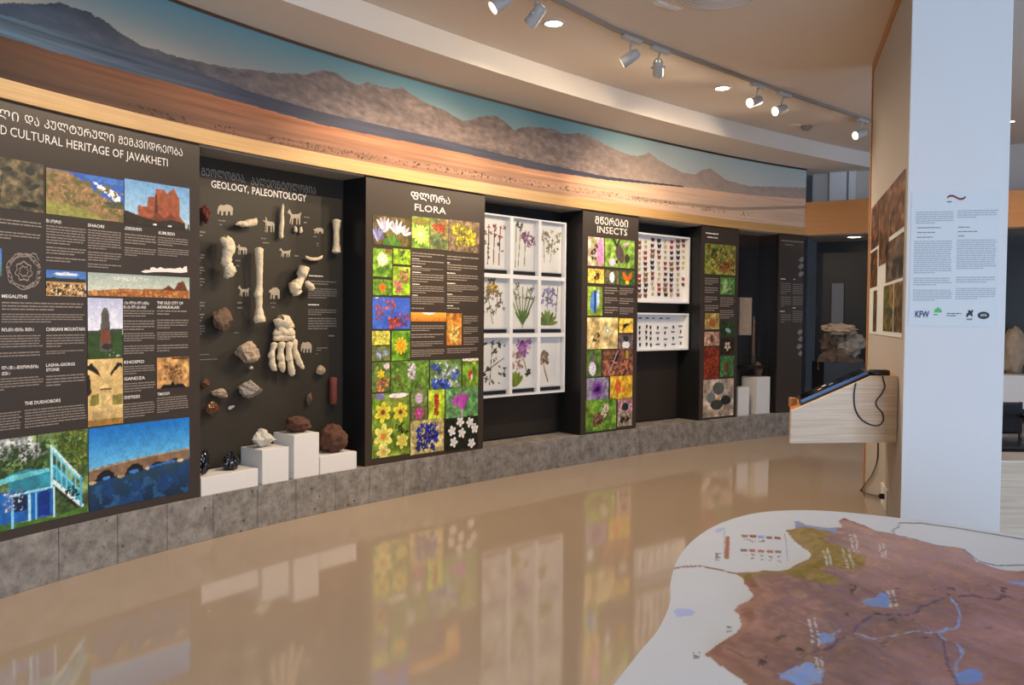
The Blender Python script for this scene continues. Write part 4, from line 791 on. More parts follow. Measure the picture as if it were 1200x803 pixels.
put_bone('long_leg_bone', 'longest slender pale bone with flared foot, hanging in the case centre', [(0, -44, 3), (0, -42, 6), (0, -36, 6), (.5, -20, 4.6), (.5, 0, 4.2), (0, 8, 5.5), (-1, 12, 6), (0, 16, 5), (0, 26, 4.5), (0, 34, 6), (0, 40, 8.5), (1, 43, 8), (1, 44, 3)], 303.5, 334, out=.07, lump=.12)
put_bone('dagger_bone', 'narrow pointed bone strip mounted upright near the top', [(1, -21, .8), (1, -18, 2), (0, -10, 2.6), (0, -2, 3), (-.5, 4, 3.6), (-1, 10, 3.2), (-1, 18, 3.4), (-1, 20, 1)], 330.5, 260, out=.03, lump=.1, n=8)
put_bone('shank_bone', 'straight pale shank bone with flared ends, upper right of geology case', [(0, -20, 3), (0, -18.5, 6.5), (0, -14, 5.5), (0, -4, 4.3), (0, 8, 4.3), (0, 14, 5.5), (-.3, 18.5, 6.5), (-.3, 20, 3)], 394.3, 277, out=.05, lump=.08)
put_bone('jaw_bone', 'pale toothed jaw bone lying level beside the mammoth silhouette', [(-12, 0, 1), (-9, -1, 3), (-3, -.5, 4.6), (3, -1, 5), (8, -2, 4.6), (11, -5, 3), (12, -7, 1)], 288.5, 263, out=.05, lump=.35)
put_bone('small_jaw', 'small curved white jaw with teeth above the knuckle bone', [(-10, -2, .8), (-8, 0, 2), (-4, 1.6, 2.4), (0, 2, 2.4), (5, 1.4, 2.4), (8, 0, 2.2), (10, -2.5, .8)], 368, 302, out=.03, lump=.25, n=8)
put_bone('fossil_tooth', 'left of two small pale teeth under the horse silhouette', [(-1, -4, .8), (0, -2, 2), (0, 1, 3), (1, 3, 1.5)], 346.5, 269, out=.02, n=8)
put_bone('fossil_tooth', 'right of two small pale teeth under the horse silhouette', [(1, -4, .8), (0, -2, 2), (0, 1, 2.8), (-1, 3, 1.5)], 352.5, 270, out=.02, n=8)
put_bone('knuckle_bone', 'chunky knobbly knuckle bone on the right half of geology case', [(5, -17, 2), (5, -15, 8), (2, -9, 8), (1, -3, 5), (-3, 4, 7), (-6, 9, 9), (-4, 15, 7), (-3, 17, 2)], 352, 329, out=.07, lump=.3)
put_bone('vertebra', 'knobbly bone knob touching the right side of the knuckle bone', [(-4, -4, 1), (-2, -3, 4), (1, 0, 5), (4, 4, 4), (5, 6, 1)], 361.5, 335, out=.06, lump=.3)
# skeletal foot with toes as parts
sp = hit(333, 407, BO + .05); ft = empty('skeletal_foot', tuple(wall(sp[0], BO + .05, sp[1])), 'large assembled skeleton foot with four toes mounted on the back board', 'skeleton')
for nm, prof in (('heel_bone', [(-6, -34, 3), (-6, -31, 9), (1, -29, 11), (4, -24, 9), (4, -21, 3)]), ('ankle_bone', [(-11, -20, 2), (-9, -17, 6), (-3, -19, 8), (4, -18, 8), (9, -15, 6), (11, -13, 2)]), ('ankle_bone', [(-12, -13, 2), (-10, -11, 5), (-3, -12, 6), (5, -12, 6), (10, -11, 5), (12, -10, 2)]),
                 ('toe', [(-12, -6, 2), (-12, -4, 4.6), (-14, 4, 3.6), (-15, 10, 5), (-14, 14, 4), (-14, 20, 4.4), (-12, 25, 3.8), (-9, 27, 1.5)]), ('toe', [(-3, -7, 2), (-3, -5, 5), (-4, 4, 4), (-4, 12, 5.5), (-3, 16, 4), (-3, 21, 5), (-2, 26, 4.5), (-1, 29, 2)]),
                 ('toe', [(6, -7, 2), (6, -5, 5), (5, 4, 4), (6, 13, 5.5), (7, 17, 4), (8, 24, 5), (9, 31, 4.5), (9, 34, 2)]), ('toe', [(12, -10, 2), (12, -7, 4.5), (12, 2, 3.6), (14, 9, 5), (16, 13, 4), (18, 18, 4.5), (21, 23, 3.5), (23, 25, 1.5)])):
    mb, n_, _ = bone(nm, '', prof, 333, 407, out=.05, lump=.22, seed=len(nm)); mb.build(nm, 'bone', ft, smooth=True)

# ---- pedestals in the geology case
def ped(label, s0, s1, off0, off1, z1):
    mb = MB(); mb.wallbox(s0, s1, off0, off1, HP, z1, 1); o = mb.build('pedestal', 'pedestal'); bevel(o, .002, 1); return tag(o, label, 'pedestal', 'white plinth boxes')
def pz(px, pyt, off): return hit(px, pyt, off)[1]
PF = -0.008
sa = hit(302.5, 560, PF)[0]; P1 = ped('lowest white pedestal at far left holding two black obsidian lumps', e1 + .003, sa, -0.24, PF, pz(302, 549, PF))
s1_, s2_ = hit(307.3, 545, PF)[0], hit(338.5, 545, PF)[0]; P2 = ped('middle-height white pedestal carrying the pale speckled rock', s1_, s2_, -0.27, PF, pz(307.3, 528, PF))
s3_, s4_ = hit(344.5, 535, PF)[0], hit(374, 535, PF)[0]; P3 = ped('tallest white pedestal in the geology case, under the flat scoria', s3_, s4_, -0.27, PF, pz(344.5, 510.5, PF))
s5_, s6_ = hit(375.2, 545, PF)[0], hit(418, 540, PF)[0]; P4 = ped('low white pedestal at right holding the round scoria ball', s5_, s6_, -0.25, PF, pz(418, 529, PF))
def top_rock(name, label, px, pyb, w, h, off, ztop, m, seed, dep=None, **k):
    s, _ = hit(px, pyb, off); x = wall(s, off, ztop); sc_ = math.hypot(x[0], x[1]) / F
    sw = hit(px + w / 2, pyb, off)[0] - hit(px - w / 2, pyb, off)[0]; sh = h * sc_
    return rock(name, label, 'rock', (x[0], x[1], ztop + sh * .47, s), (sw * .8, dep or sw * .7, sh), m, seed, **k)
top_rock('obsidian_lump', 'tall black obsidian lump half hidden behind the heritage board', 239, 555, 13, 26, -.09, pz(302, 549, PF), 'obsidian', 21)
top_rock('obsidian_lump', 'black obsidian lump with amber sheen on lowest pedestal', 270, 550, 21, 20, -.12, pz(302, 549, PF), 'obsidian', 22)
top_rock('speckled_rock', 'pale speckled rock on the middle-height pedestal', 309, 526, 30, 19, -.14, pz(307.3, 528, PF), 'stone_pale', 23)
top_rock('scoria_slab', 'flat dark red scoria on the tallest pedestal', 349, 508, 30, 18, -.14, pz(344.5, 510.5, PF), 'scoria', 24, kind='smooth', amp=.3)
top_rock('scoria_ball', 'round porous red-brown scoria ball on right pedestal', 390, 532, 34, 32, -.12, pz(418, 529, PF), 'scoria', 25, kind='smooth', amp=.24, dep=.2)

# ---- herbarium frame (niche 2)
HO = -0.16
hs0, hz1 = hit(563.5, 251, HO); hs1, _ = hit(664, 262, HO); hz1 = hit(664, 261.3, HO)[1]; hz0 = hit(661.5, 459.5, HO)[1]
hf = empty('herbarium_frame', tuple(wall((hs0 + hs1) / 2, HO, hz0)), 'large white nine-compartment frame of pressed plants', 'frame')
mb = MB(); mb.wallbox(hs0, hs1, BO - .0, HO - .05, hz0 + .01, hz1 - .01, 4); mb.build('backing', 'white', hf)
cs = [hs0, hit(599, 400, HO)[0], hit(631.8, 400, HO)[0], hs1]; bw = .022
zr = [hz1, hit(630, 326, HO)[1], hit(630, 393, HO)[1], hz0]
for k, s in enumerate(cs):
    mb = MB(); w = bw if 0 < k < 3 else bw * .8; a = s - w if k else s; b = s + w if k < 3 else s
    mb.wallbox(max(a, hs0), min(b, hs1), HO - .05, HO, hz0, hz1, 1); bevel(mb.build('upright', 'white', hf), .0015, 1)
for k, z in enumerate(zr):
    w = .02 if 0 < k < 3 else .016; a = z - w if k < 3 else z; b = z + w if k else z
    mb = MB(); mb.wallbox(hs0 + .001, hs1 - .001, HO - .05, HO - .001, max(a, hz0), min(b, hz1), 4); bevel(mb.build('crossbar', 'white', hf), .0015, 1)
ST = (106, 120, 70)
PLANT = [
 [('l', .1 + .2 * k, .08, .14 + .2 * k, .78, .012, (96, 50, 40)) for k in range(4)] + [('c', 9, .05, .6, .95, .85, .045, (150, 44, 44)), ('c', 6, .1, .2, .9, .5, .03, (70, 50, 40))],
 [('l', .2, .05, .22, .9, .01, ST), ('l', .3, .05, .4, .9, .01, ST), ('l', .55, .1, .6, .8, .01, ST), ('c', 6, .25, .8, .45, .95, .04, (80, 70, 80)), ('c', 12, .45, .5, .95, .75, .05, (160, 96, 150))],
 [('l', .25, .2, .2, .85, .008, ST), ('l', .5, .2, .6, .7, .008, ST), ('c', 8, .1, .6, .4, .8, .04, (190, 176, 150)), ('c', 10, .4, .4, .9, .85, .045, (150, 146, 96))],
 [('l', .5, .1, .3, .7, .01, ST), ('l', .6, .3, .7, .8, .01, ST), ('c', 8, .3, .7, .65, .95, .06, (206, 170, 60)), ('c', 14, .1, .2, .9, .75, .05, (150, 130, 110))],
 [('w', .5, .05, 7, .8, .02, (130, 150, 90), 60, 120), ('c', 12, .1, .55, .95, .9, .04, (150, 140, 120)), ('w', .5, .1, 5, .3, .03, (90, 130, 50), 50, 130)],
 [('w', .4, .08, 8, .3, .045, (110, 140, 60), 10, 170), ('l', .4, .1, .4, .8, .01, ST), ('l', .75, .2, .85, .9, .012, (96, 84, 70)), ('c', 14, .15, .5, .75, .85, .045, (150, 140, 206))],
 [('l', .4, .1, .5, .9, .01, (70, 60, 50)), ('c', 18, .05, .1, .95, .9, .045, (70, 76, 60)), ('l', .1, .3, .9, .6, .01, (80, 60, 50))],
 [('w', .2, .05, 6, .28, .06, (130, 160, 40), 40, 150), ('c', 12, .35, .65, .85, .95, .07, (190, 110, 196)), ('c', 12, .1, .4, .5, .7, .045, (206, 150, 140)), ('l', .5, .7, .7, .3, .012, ST), ('c', 3, .65, .25, .8, .35, .06, (50, 40, 60))],
 [('l', .3, .35, .45, .1, .016, (140, 100, 60)), ('l', .3, .35, .2, .7, .012, (150, 110, 66)), ('c', 10, .12, .45, .4, .7, .07, (190, 160, 126)), ('l', .7, .2, .8, .9, .008, (206, 210, 210))]]
for r in range(3):
    for c in range(3):
        s0, s1 = cs[c] + bw, cs[c + 1] - bw; z1, z0 = zr[r] - .02, zr[r + 1] + .02
        hsh = wall_print('herbarium_sheet', hf, (s0, s1, z0 + .05, z1), [('bg', (216, 216, 212), (226, 226, 222), 2)] + PLANT[r * 3 + c], 500 + r * 3 + c, HO - .045, res=.0065)
        mb = MB(); mb.wallbox(s0 + .01, s1 - .01, HO - .049, HO - .035, z0 + .006, z0 + .042, 1); mb.build('name_plate', 'dark', hsh, label='dark name plate')

# ---- insect frames (niche 3)
IO = -0.17
def insect_frame(label, xr, yt, yb, group, cols, rows, pal, names, header=False, sz=.05):
    s0 = hit(742, 300, IO)[0]; s1 = hit(xr, 300, IO)[0]; z1 = hit(xr, yt, IO)[1]; z0 = hit(xr, yb, IO)[1]
    f = empty('insect_frame', tuple(wall((s0 + s1) / 2, IO, z0)), label, 'frame')
    mb = MB(); mb.wallbox(s0, s1, BO, IO - .07, z0, z1, 3); mb.build('backing', 'white', f)
    for a, b in ((s0, s0 + .02), (s1 - .02, s1)): mb = MB(); mb.wallbox(a, b, IO - .07, IO, z0, z1, 1); mb.build('upright', 'white', f)
    for a, b in ((z0, z0 + .02), (z1 - .02, z1)): mb = MB(); mb.wallbox(s0 + .02, s1 - .02, IO - .07, IO, a, b, 3); mb.build('crossbar', 'white', f)
    if header: wall_text_block(f, [(s0 + .06 + k * .125, s0 + .15 + k * .125, z1 - .085, z1 - .045) for k in range(6)], IO - .067, 'ink_dark', 700, name='label_strip', pitch=.04)
    proto = {}
    k = 0
    ORD = ['first', 'second', 'third', 'fourth', 'fifth', 'sixth', 'seventh', 'eighth', 'ninth', 'tenth', 'eleventh']
    r_ = random.Random(len(cols) * 31)
    for ic, cx in enumerate(cols):
        jy = r_.uniform(-1.5, 1.5)
        for ir, ry in enumerate(rows):
            s, z = hit(cx + r_.uniform(-.5, .5), ry + jy + r_.uniform(-.5, .5), IO - .06); k += 1
            if z > z1 - .03 or z < z0 + .02 or s > s1 - .04: continue
            ci = ((ic * 3 + (ir // 2) * 5) if not header else (0 if ic < 3 else 1 + (ic + ir) % 2)) % len(pal); c1_, c2_, w_, hgt = pal[ci]
            _, _, dx, dy = curve_pt(s); ang = math.atan2(float(dy), float(dx))
            if ci not in proto:
                w_, hgt = w_ * sz, hgt * sz
                me_v = []; Q = []
                for sg in (-1, 1):
                    b_ = len(me_v); me_v += [(0, 0, hgt * .45), (sg * w_ * .8, 0, hgt), (sg * w_ * 1.05, 0, hgt * .5), (sg * w_ * .9, 0, -.1 * hgt), (0, 0, -.15 * hgt), (sg * w_ * .75, 0, -hgt * .5), (sg * w_ * .45, 0, -hgt * .9), (0, 0, -hgt * .4)]
                    Q += [(b_, b_ + 1, b_ + 2, b_ + 3, b_ + 4), (b_ + 4, b_ + 3, b_ + 5, b_ + 6, b_ + 7)]
                b_ = len(me_v); me_v += [(-.002, -.004, -hgt * .5), (.002, -.004, -hgt * .5), (.002, -.004, hgt * .6), (-.002, -.004, hgt * .6)]; Q.append((b_, b_ + 1, b_ + 2, b_ + 3))
                cc = to_lin(np.array([c2_, c1_, c2_, c1_, c2_, c1_, c1_, c2_] * 2 + [(50, 40, 32)] * 4, float))
                o = obj('pinned_insect', me_v, Q, 'print', colors=cc)
                me = o.data; off_ = o.location.copy()
                for v in me.vertices: v.co += off_
                bpy.data.objects.remove(o); proto[ci] = me
            o = bpy.data.objects.new('pinned_insect', proto[ci]); col.objects.link(o)
            o.location = wall(s, IO - .062, z); o.rotation_euler = (0, 0, ang)
            o.rotation_euler = (0, 0, ang)
            tag(o, '%s insect, column %s from left, row %s, %s white frame' % (names[ci], ORD[ic], ORD[ir], group.split()[-2]), 'insect', group)
insect_frame('larger upper white box frame of butterflies in seven columns', 808.5, 278.5, 356, 'pinned butterflies in the upper frame', [749.5, 757, 765, 772.5, 780, 787, 794.5, 801], [283, 289, 296, 302, 309, 315, 322, 328, 334, 340, 346],
             [((150, 90, 50), (110, 60, 40), .5, .5), ((200, 96, 50), (120, 40, 30), .5, .45), ((70, 60, 56), (40, 36, 36), .55, .5), ((206, 196, 110), (190, 180, 90), .4, .4), ((170, 130, 90), (110, 80, 60), .65, .55), ((226, 206, 170), (190, 170, 130), .5, .5), ((120, 60, 46), (60, 30, 26), .5, .45)], ['brown', 'orange', 'dark grey', 'yellow-green', 'tan', 'cream', 'red-brown'], sz=.062)
insect_frame('smaller lower white box frame with small insects under label strip', 808.5, 367.5, 410, 'small pinned insects in the lower frame', [750, 758, 763, 771, 780, 789, 798], [383, 389, 396, 403],
             [((50, 40, 36), (30, 26, 26), .22, .4), ((90, 80, 76), (60, 50, 50), .5, .14), ((60, 50, 46), (40, 36, 36), .2, .35)], ['dark round', 'thin grey', 'small slim'], header=True, sz=.07)

# ---- glazed niche 4
s0, s1 = hit(864.8, 470, -.06)[0], hit(877.8, 470, -.06)[0]; mb = MB(); mb.wallbox(max(s0, e4b + .004), s1, -.2, -.06, HP, pz(870, 454, -.06)); o = mb.build('pedestal', 'pedestal'); tag(o, 'short narrow white pedestal behind glass, left of the pair', 'pedestal')
s0, s1 = hit(886.5, 470, -.07)[0], hit(902, 470, -.07)[0]; zt4 = pz(893, 442, -.07); mb = MB(); mb.wallbox(s0, s1, -.32, -.07, HP, zt4); o = mb.build('pedestal', 'pedestal'); tag(o, 'tall white pedestal behind glass, right of the pair', 'pedestal')
s, z = hit(888, 432, -.2); rock('dark_figure', 'dark rounded specimen on the tall white pedestal behind glass', 'specimen', (*wall(s, -.2, zt4 + .09), s), (.12, .12, .2), 'stone_brown', 41, kind='smooth')
s, z = hit(877, 335, BO + .05); mb = MB(); mb.wallbox(s - .14, s + .1, BO + .001, BO + .03, 1.35, 1.85, 1); o = mb.build('bark_panel', 'stone_tan'); tag(o, 'dim beige bark panel mounted behind the reflecting glass', 'specimen')
mb = MB(); q = [wall(s + .12, BO + .05, zz_) for zz_ in (0.95, 1.3, 1.6)]; mb.tube([(a[0], a[1], a[2]) for a in q], [.03, .022, .012], 8); o = mb.build('branch', 'stone_brown', smooth=True); tag(o, 'upright dark branch behind glass in the narrow case', 'branch')
mb = MB(); mb.wallbox(s - .14, s + .16, BO + .001, BO + .2, .9, .945, 1); o = mb.build('shelf', 'dark'); tag(o, 'dark shelf inside the narrow glazed case', 'shelf')

# ================================================================== GLAZED CASE ON THE END WALL
def eplane(i): p, q = EP[i], EP[i + 1]; d = (q - p) / np.linalg.norm(q - p); return p, d, np.array([d[1], -d[0]])
ec = empty('display_case', (5.0, 11.0, 0.307), 'big dark glazed case under the orange oak fascia, beside the oak post', 'display case')
o = end_strip('glass_pane', 'glass', HP + .002, HB - .002, -0.03, -0.024, ec)
o = end_strip('back_panel', 'dark', HP, HB, -1.0, -0.97, ec)
o = end_strip('case_ceiling', 'niche_top', HB - .012, HB - .001, -0.96, -0.04, ec)
mb = MB(); mb.hexa([(3.99, 11.17, HP), (4.02, 11.2, HP), (4.35, 12.15, HP), (4.3, 12.15, HP)], [(3.99, 11.17, HB), (4.02, 11.2, HB), (4.35, 12.15, HB), (4.3, 12.15, HB)]); mb.build('end_panel', 'dark', ec)
o = end_strip('case_floor', 'dark', HP - .02, HP, -0.96, -0.4, ec)
p, d, nn = eplane(1)
def ebox(x0, x1, y0, y1, out, th, name, m, label, cat, parent=None):
    pl_ = np.array([*(p + nn * out), 0]); n3 = np.array([nn[0], nn[1], 0]); a = atplane(x0, y1, pl_, n3); b = atplane(x1, y0, pl_, n3)
    t = n3 * th; mb = MB(); mb.hexa([a - t, (b[0] - t[0], b[1] - t[1], a[2]), (b[0], b[1], a[2]), a], [(a[0] - t[0], a[1] - t[1], b[2]), b - t, b, (a[0], a[1], b[2])])
    o = mb.build(name, m, parent)
    if cat: tag(o, label, cat)
    return o
ebox(974, 989, 332, 380, -.9, .02, 'text_sheet', 'ink_dark', 'faint grey text sheet hanging at the back of the big dark case', 'sign')
q = atplane(992, 392, (*(p + nn * -.6), 0), (*nn, 0)); qz = HP
def free_rock(name, label, c, size, m, seed, cat='rock', kind='smooth', amp=.3, sub=3):
    bm = bmesh.new(); bmesh.ops.create_icosphere(bm, subdivisions=sub, radius=1)
    V = []
    for v in bm.verts:
        w = v.co * (1 + amp * mnoise.fractal(v.co * 2.1 + Vector((seed, 0, 0)), .8, 2, 4)); V.append((c[0] + w.x * size[0] / 2, c[1] + w.y * size[1] / 2, c[2] + w.z * size[2] / 2))
    Fc = [tuple(x.index for x in f.verts) for f in bm.faces]; bm.free(); return tag(obj(name, V, Fc, m, smooth=(kind == 'smooth')), label, cat)
for k, (px, py, w, h, m_, lb, dq_) in enumerate(((985, 386, 34, 11, 'stone_tan', 'pale weathered log lying across the rock pile behind glass', -.35), (974, 404, 20, 22, 'stone_brown', 'dark boulder under the left end of the pale log behind glass', -.6), (997, 404, 26, 24, 'stone_grey', 'grey boulder under the right end of the pale log behind glass', -.55), (986, 428, 44, 30, 'stone_brown', 'largest low dark boulder of the pile behind glass', -.5))):
    c = atplane(px, py, (*(p + nn * dq_), 0), (*nn, 0)); k_ = np.hypot(c[0], c[1]) / F
    free_rock('boulder' if k else 'weathered_log', lb, c, (w * k_ * 1.05, .28, h * k_ * 1.05), m_, 60 + k, 'rock' if k else 'log', kind='rock', amp=.55)
c = atplane(988, 460, (*(p + nn * -.55), 0), (*nn, 0)); mb = MB(); mb.box((c[0] - .35, c[1] - .2, HP), (c[0] + .35, c[1] + .25, .98)); o = mb.build('rock_base', 'dark'); tag(o, 'black base block under the rock pile in the big dark case', 'base')
# lamp in the case ceiling
def downlight(P, r, label, z, glow=True):
    root = empty('downlight', (P[0], P[1], z - .012), label, 'ceiling light')
    mb = MB(); n_ = 24
    V = [(P[0] + math.cos(a) * rr, P[1] + math.sin(a) * rr, z - dz) for rr, dz in ((r, .001), (r * .98, .010), (r * .8, .010), (r * .78, .002)) for a in [2 * math.pi * k / n_ for k in range(n_)]]
    Fc = [(j * n_ + k, j * n_ + (k + 1) % n_, (j + 1) * n_ + (k + 1) % n_, (j + 1) * n_ + k) for j in range(3) for k in range(n_)]
    mb.add(V, Fc); mb.build('rim', 'lamp_white', root, True)
    mb = MB(); mb.add([(P[0] + math.cos(2 * math.pi * k / n_) * r * .78, P[1] + math.sin(2 * math.pi * k / n_) * r * .78, z - .004) for k in range(n_)], [tuple(range(n_))]); mb.build('diffuser', 'glow', root)
c = atz(1001, 277.5, HB - .012); downlight(c, .11, 'small glowing downlight in the ceiling of the big dark case', HB - .012)
spotlight((c[0], c[1], HB - .05), (c[0], c[1], 0), 5, 120)

# ================================================================== CEILING LIGHTS AND TRACK
DL = [(atz(649, 27, HC), 'glowing round downlight between the two leftmost spotlight pairs'), (atz(846.5, 103, HC), 'glowing round downlight halfway along the track')]
for P, lb in DL:
    downlight(P, .085, lb, HC); spotlight((P[0], P[1], HC - .05), (P[0], P[1], 0), 150, 165, .8, .08)
P = atz(1185, 142, HC); downlight(P, .05, 'tiny glowing downlight right of the white pillar', HC); spotlight((P[0], P[1], HC - .05), (P[0], P[1], 0), 25, 140, .8, .08)
for x, y, pw, lb in ((-1.1, 3.6, 50, 'added unseen fill downlight out over the floor before the heritage board'), (0.6, 3.9, 30, 'added unseen fill downlight over the floor between map table and cases'), (-1.8, 1.2, 40, 'added unseen fill downlight to the left of the viewer'), (3.9, 1.4, 14, 'added unseen fill downlight to the right of the map table'),
                     (6.0, 5.0, 30, 'added unseen fill downlight beyond the pillar on the right'), (5.4, 8.0, 25, 'added unseen fill downlight in the room behind the partition'), (1.0, -2.0, 20, 'added unseen fill downlight behind the viewer near the windows')):
    downlight((x, y), .085, lb, HC); spotlight((x, y, HC - .05), (x, y, 0), pw, 165, .8, .08)  # fittings outside the view, added to lift the warm ambient light
TZ = HC - .028
TP = [(-.75, 4.6), (-.15, 5.3), (.34, 5.88), (.77, 6.40), (1.42, 7.0), (2.21, 7.72), (3.0, 8.4), (4.2, 9.4)]
tr = empty('lighting_track', (1.4, 7.0, TZ), 'long grey ceiling lighting track carrying white spotlights', 'lighting track')
for a, b in zip(TP, TP[1:]):
    d = np.array(b) - np.array(a); d = d / np.linalg.norm(d); w = np.array([-d[1], d[0]]) * .017; a_, b_ = np.array(a), np.array(b)
    mb = MB(); mb.hexa([(*(a_ - w), TZ), (*(b_ - w), TZ), (*(b_ + w), TZ), (*(a_ + w), TZ)], [(*(a_ - w), HC), (*(b_ - w), HC), (*(b_ + w), HC), (*(a_ + w), HC)]); mb.build('rail', 'metal_grey', tr)
def track_head(px, py, aim, label, lit=False, power=60, angle=70, xy=None):
    # nearest rail point to the head seen at px,py (z = 3.62)
    hp = np.array(xy) if xy else atz(px, py, 3.62)[:2]
    best = None
    for a, b in zip(TP, TP[1:]):
        a_, b_ = np.array(a), np.array(b); t = np.clip(((hp - a_) @ (b_ - a_)) / ((b_ - a_) @ (b_ - a_)), 0, 1); q_ = a_ + t * (b_ - a_); dd = np.linalg.norm(q_ - hp)
        if best is None or dd < best[0]: best = (dd, q_, (b_ - a_) / np.linalg.norm(b_ - a_))
    _, q_, d = best; hp = q_ + (hp - q_) * .35; w = np.array([-d[1], d[0]])
    root = empty('track_spotlight', (q_[0], q_[1], TZ - .03), label, 'spotlight')
    mb = MB(); c_ = [q_ - d * .11 - w * .022, q_ + d * .11 - w * .022, q_ + d * .11 + w * .022, q_ - d * .11 + w * .022]
    mb.hexa([(*v, TZ - .032) for v in c_], [(*v, TZ) for v in c_]); bevel(mb.build('adapter', 'lamp_white', root), .004)
    H = Vector((hp[0], hp[1], 3.62)); A_ = Vector((q_[0], q_[1], TZ - .03))
    dr = (Vector(aim) - H).normalized()
    mb = MB(); mb.tube([A_, A_.lerp(H, .5) + Vector((w[0], w[1], 0)) * .01, H - dr * .03], .009, 8); mb.build('arm', 'lamp_white', root, True)
    mb = MB(); sd_ = dr.cross(Vector((0, 0, 1))).normalized(); mb.tube([H - sd_ * .058, H + sd_ * .058], .011, 10); mb.build('pivot_knob', 'lamp_white', root, True)
    mb = MB(); mb.tube([H - dr * .075, H - dr * .07, H - dr * .05, H + dr * .075, H + dr * .08], [.018, .034, .042, .045, .045], 20, cap=False); mb.tube([H + dr * .08, H + dr * .06], [.045, .036], 20, cap=False); lh = mb.build('lamp_head', 'lamp_white', root, True)
    u = dr.orthogonal().normalized(); v = dr.cross(u); c = H + dr * .062
    mb = MB(); mb.add([c + (u * math.cos(2 * math.pi * k / 20) + v * math.sin(2 * math.pi * k / 20)) * .037 for k in range(20)], [tuple(range(20))]); mb.build('lens', 'glow', lh)
    spotlight(tuple(H + dr * .09), aim, power, angle, .7, .03)
def wp(px, py, off=0): s, z = hit(px, py, off); return tuple(wall(s, off, z))
track_head(580, 5, wp(90, 330), 'leftmost white track spotlight, cut by the top edge', power=75)
track_head(627, 18, wp(420, 300), 'white track spotlight just left of the upper downlight, aimed left', power=85)
track_head(737, 68, wp(470, 240), 'white track spotlight aimed left, first of the middle pair', power=80)
track_head(768, 80, wp(775, 310), 'white track spotlight hanging straight, second of the middle pair', power=130)
track_head(880, 120, wp(190, 330), 'brightly lit spotlight, left one of the glowing pair', power=120)
track_head(908, 130, wp(310, 300), 'brightly lit spotlight, right one of the glowing pair', power=120)
track_head(1003, 158, wp(560, 300), 'brightly lit spotlight at the far end beside the oak post', power=90)
track_head(0, 0, wp(-120, 300), 'added unseen track spotlight nearest the viewer, out over the heritage board', power=45, xy=(-.55, 4.75))  # fitting outside the view, added to light the heritage board
# wide wash that the row of fittings throws on mural and oak band
# air diffuser and detector
c = atz(845, -10, HC); vt = empty('air_diffuser', (c[0], c[1], HC - .012), 'large round-vaned square ceiling air diffuser at the top edge', 'air diffuser')
mb = MB(); mb.box((c[0] - .32, c[1] - .32, HC - .008), (c[0] + .32, c[1] + .32, HC)); mb.build('face_plate', 'ceiling', vt)
for k in range(9):
    r0 = .06 + k * .028; mb = MB(); mb.tube([(c[0] + math.cos(a) * r0, c[1] + math.sin(a) * r0, HC - .012) for a in [2 * math.pi * j / 28 for j in range(29)]], .006, 5, cap=False); mb.build('vane', 'ceiling', vt, True)
a, b = atz(768, 2, HC), atz(796, 10, HC); d = (b - a)[:2] / np.linalg.norm((b - a)[:2]); w = np.array([-d[1], d[0]]) * .03
mb = MB(); mb.hexa([(*(a[:2] - w), HC - .01), (*(b[:2] - w), HC - .01), (*(b[:2] + w), HC - .01), (*(a[:2] + w), HC - .01)], [(*(a[:2] - w), HC), (*(b[:2] - w), HC), (*(b[:2] + w), HC), (*(a[:2] + w), HC)]); o = mb.build('ceiling_slot', 'white'); tag(o, 'short white linear slot in the ceiling left of the air diffuser', 'vent')
c = atz(945, 148, HC); mb = MB(); mb.tube([(c[0], c[1], HC), (c[0], c[1], HC - .02), (c[0], c[1], HC - .045), (c[0], c[1], HC - .05)], [.06, .06, .04, .015], 20); o = mb.build('smoke_detector', 'metal_grey', smooth=False); tag(o, 'small round smoke detector on the ceiling right of the glowing spotlights', 'smoke detector')
c = atz(931, 147, HC); mb = MB(); mb.tube([(c[0], c[1], HC), (c[0], c[1], HC - .012)], [.07, .065], 20); o = mb.build('ceiling_disc', 'ceiling'); tag(o, 'flat pale disc on the ceiling left of the smoke detector', 'cover')

# ================================================================== PILLAR AND PARTITION
PL = atplane(1060.2, 380, (0, 4.95, 0), (0, 1, 0))[:2]; PR = atplane(1178.2, 380, (0, 4.83, 0), (0, 1, 0))[:2]
dP = (PR - PL) / np.linalg.norm(PR - PL); nP = np.array([dP[1], -dP[0]])   # towards the viewer
FAR = np.array([3.13, 7.20]); NEAR = PL - nP * 0.02 + dP * .03
dQ = (FAR - NEAR) / np.linalg.norm(FAR - NEAR); nQ = np.array([-dQ[1], dQ[0]])     # visible face of the partition (faces left)
Pb = PR - nP * .35; Pa = PL - nP * .35 + dP * .12
mb = MB(); mb.hexa([(*PL, 0), (*PR, 0), (*Pb, 0), (*Pa, 0)], [(*PL, HC), (*PR, HC), (*Pb, HC), (*Pa, HC)]); pi = mb.build('pillar', 'pillar'); bevel(pi, .006); tag(pi, 'square white pillar with a notice sheet, behind the relief map', 'pillar')
def qbox(mb, t0, t1, o0, o1, z0, z1):
    f = lambda t, o: NEAR + dQ * t + nQ * o
    mb.hexa([(*f(t0, o0), z0), (*f(t1, o0), z0), (*f(t1, o1), z0), (*f(t0, o1), z0)], [(*f(t0, o0), z1), (*f(t1, o0), z1), (*f(t1, o1), z1), (*f(t0, o1), z1)]); return mb
LQ = np.linalg.norm(FAR - NEAR)
pt_ = empty('partition', (*(NEAR + dQ * LQ / 2), 0), 'white partition wall edged in oak running back from the pillar', 'partition')
mb = MB(); qbox(mb, 0.0, LQ, -.16, 0, 0, HC - .001); mb.build('panel', 'partition', pt_)
mb = MB(); qbox(mb, LQ, LQ + .05, -.17, .012, 0, HC - .001); bevel(mb.build('end_post', 'trimwood', pt_), .003, 1)
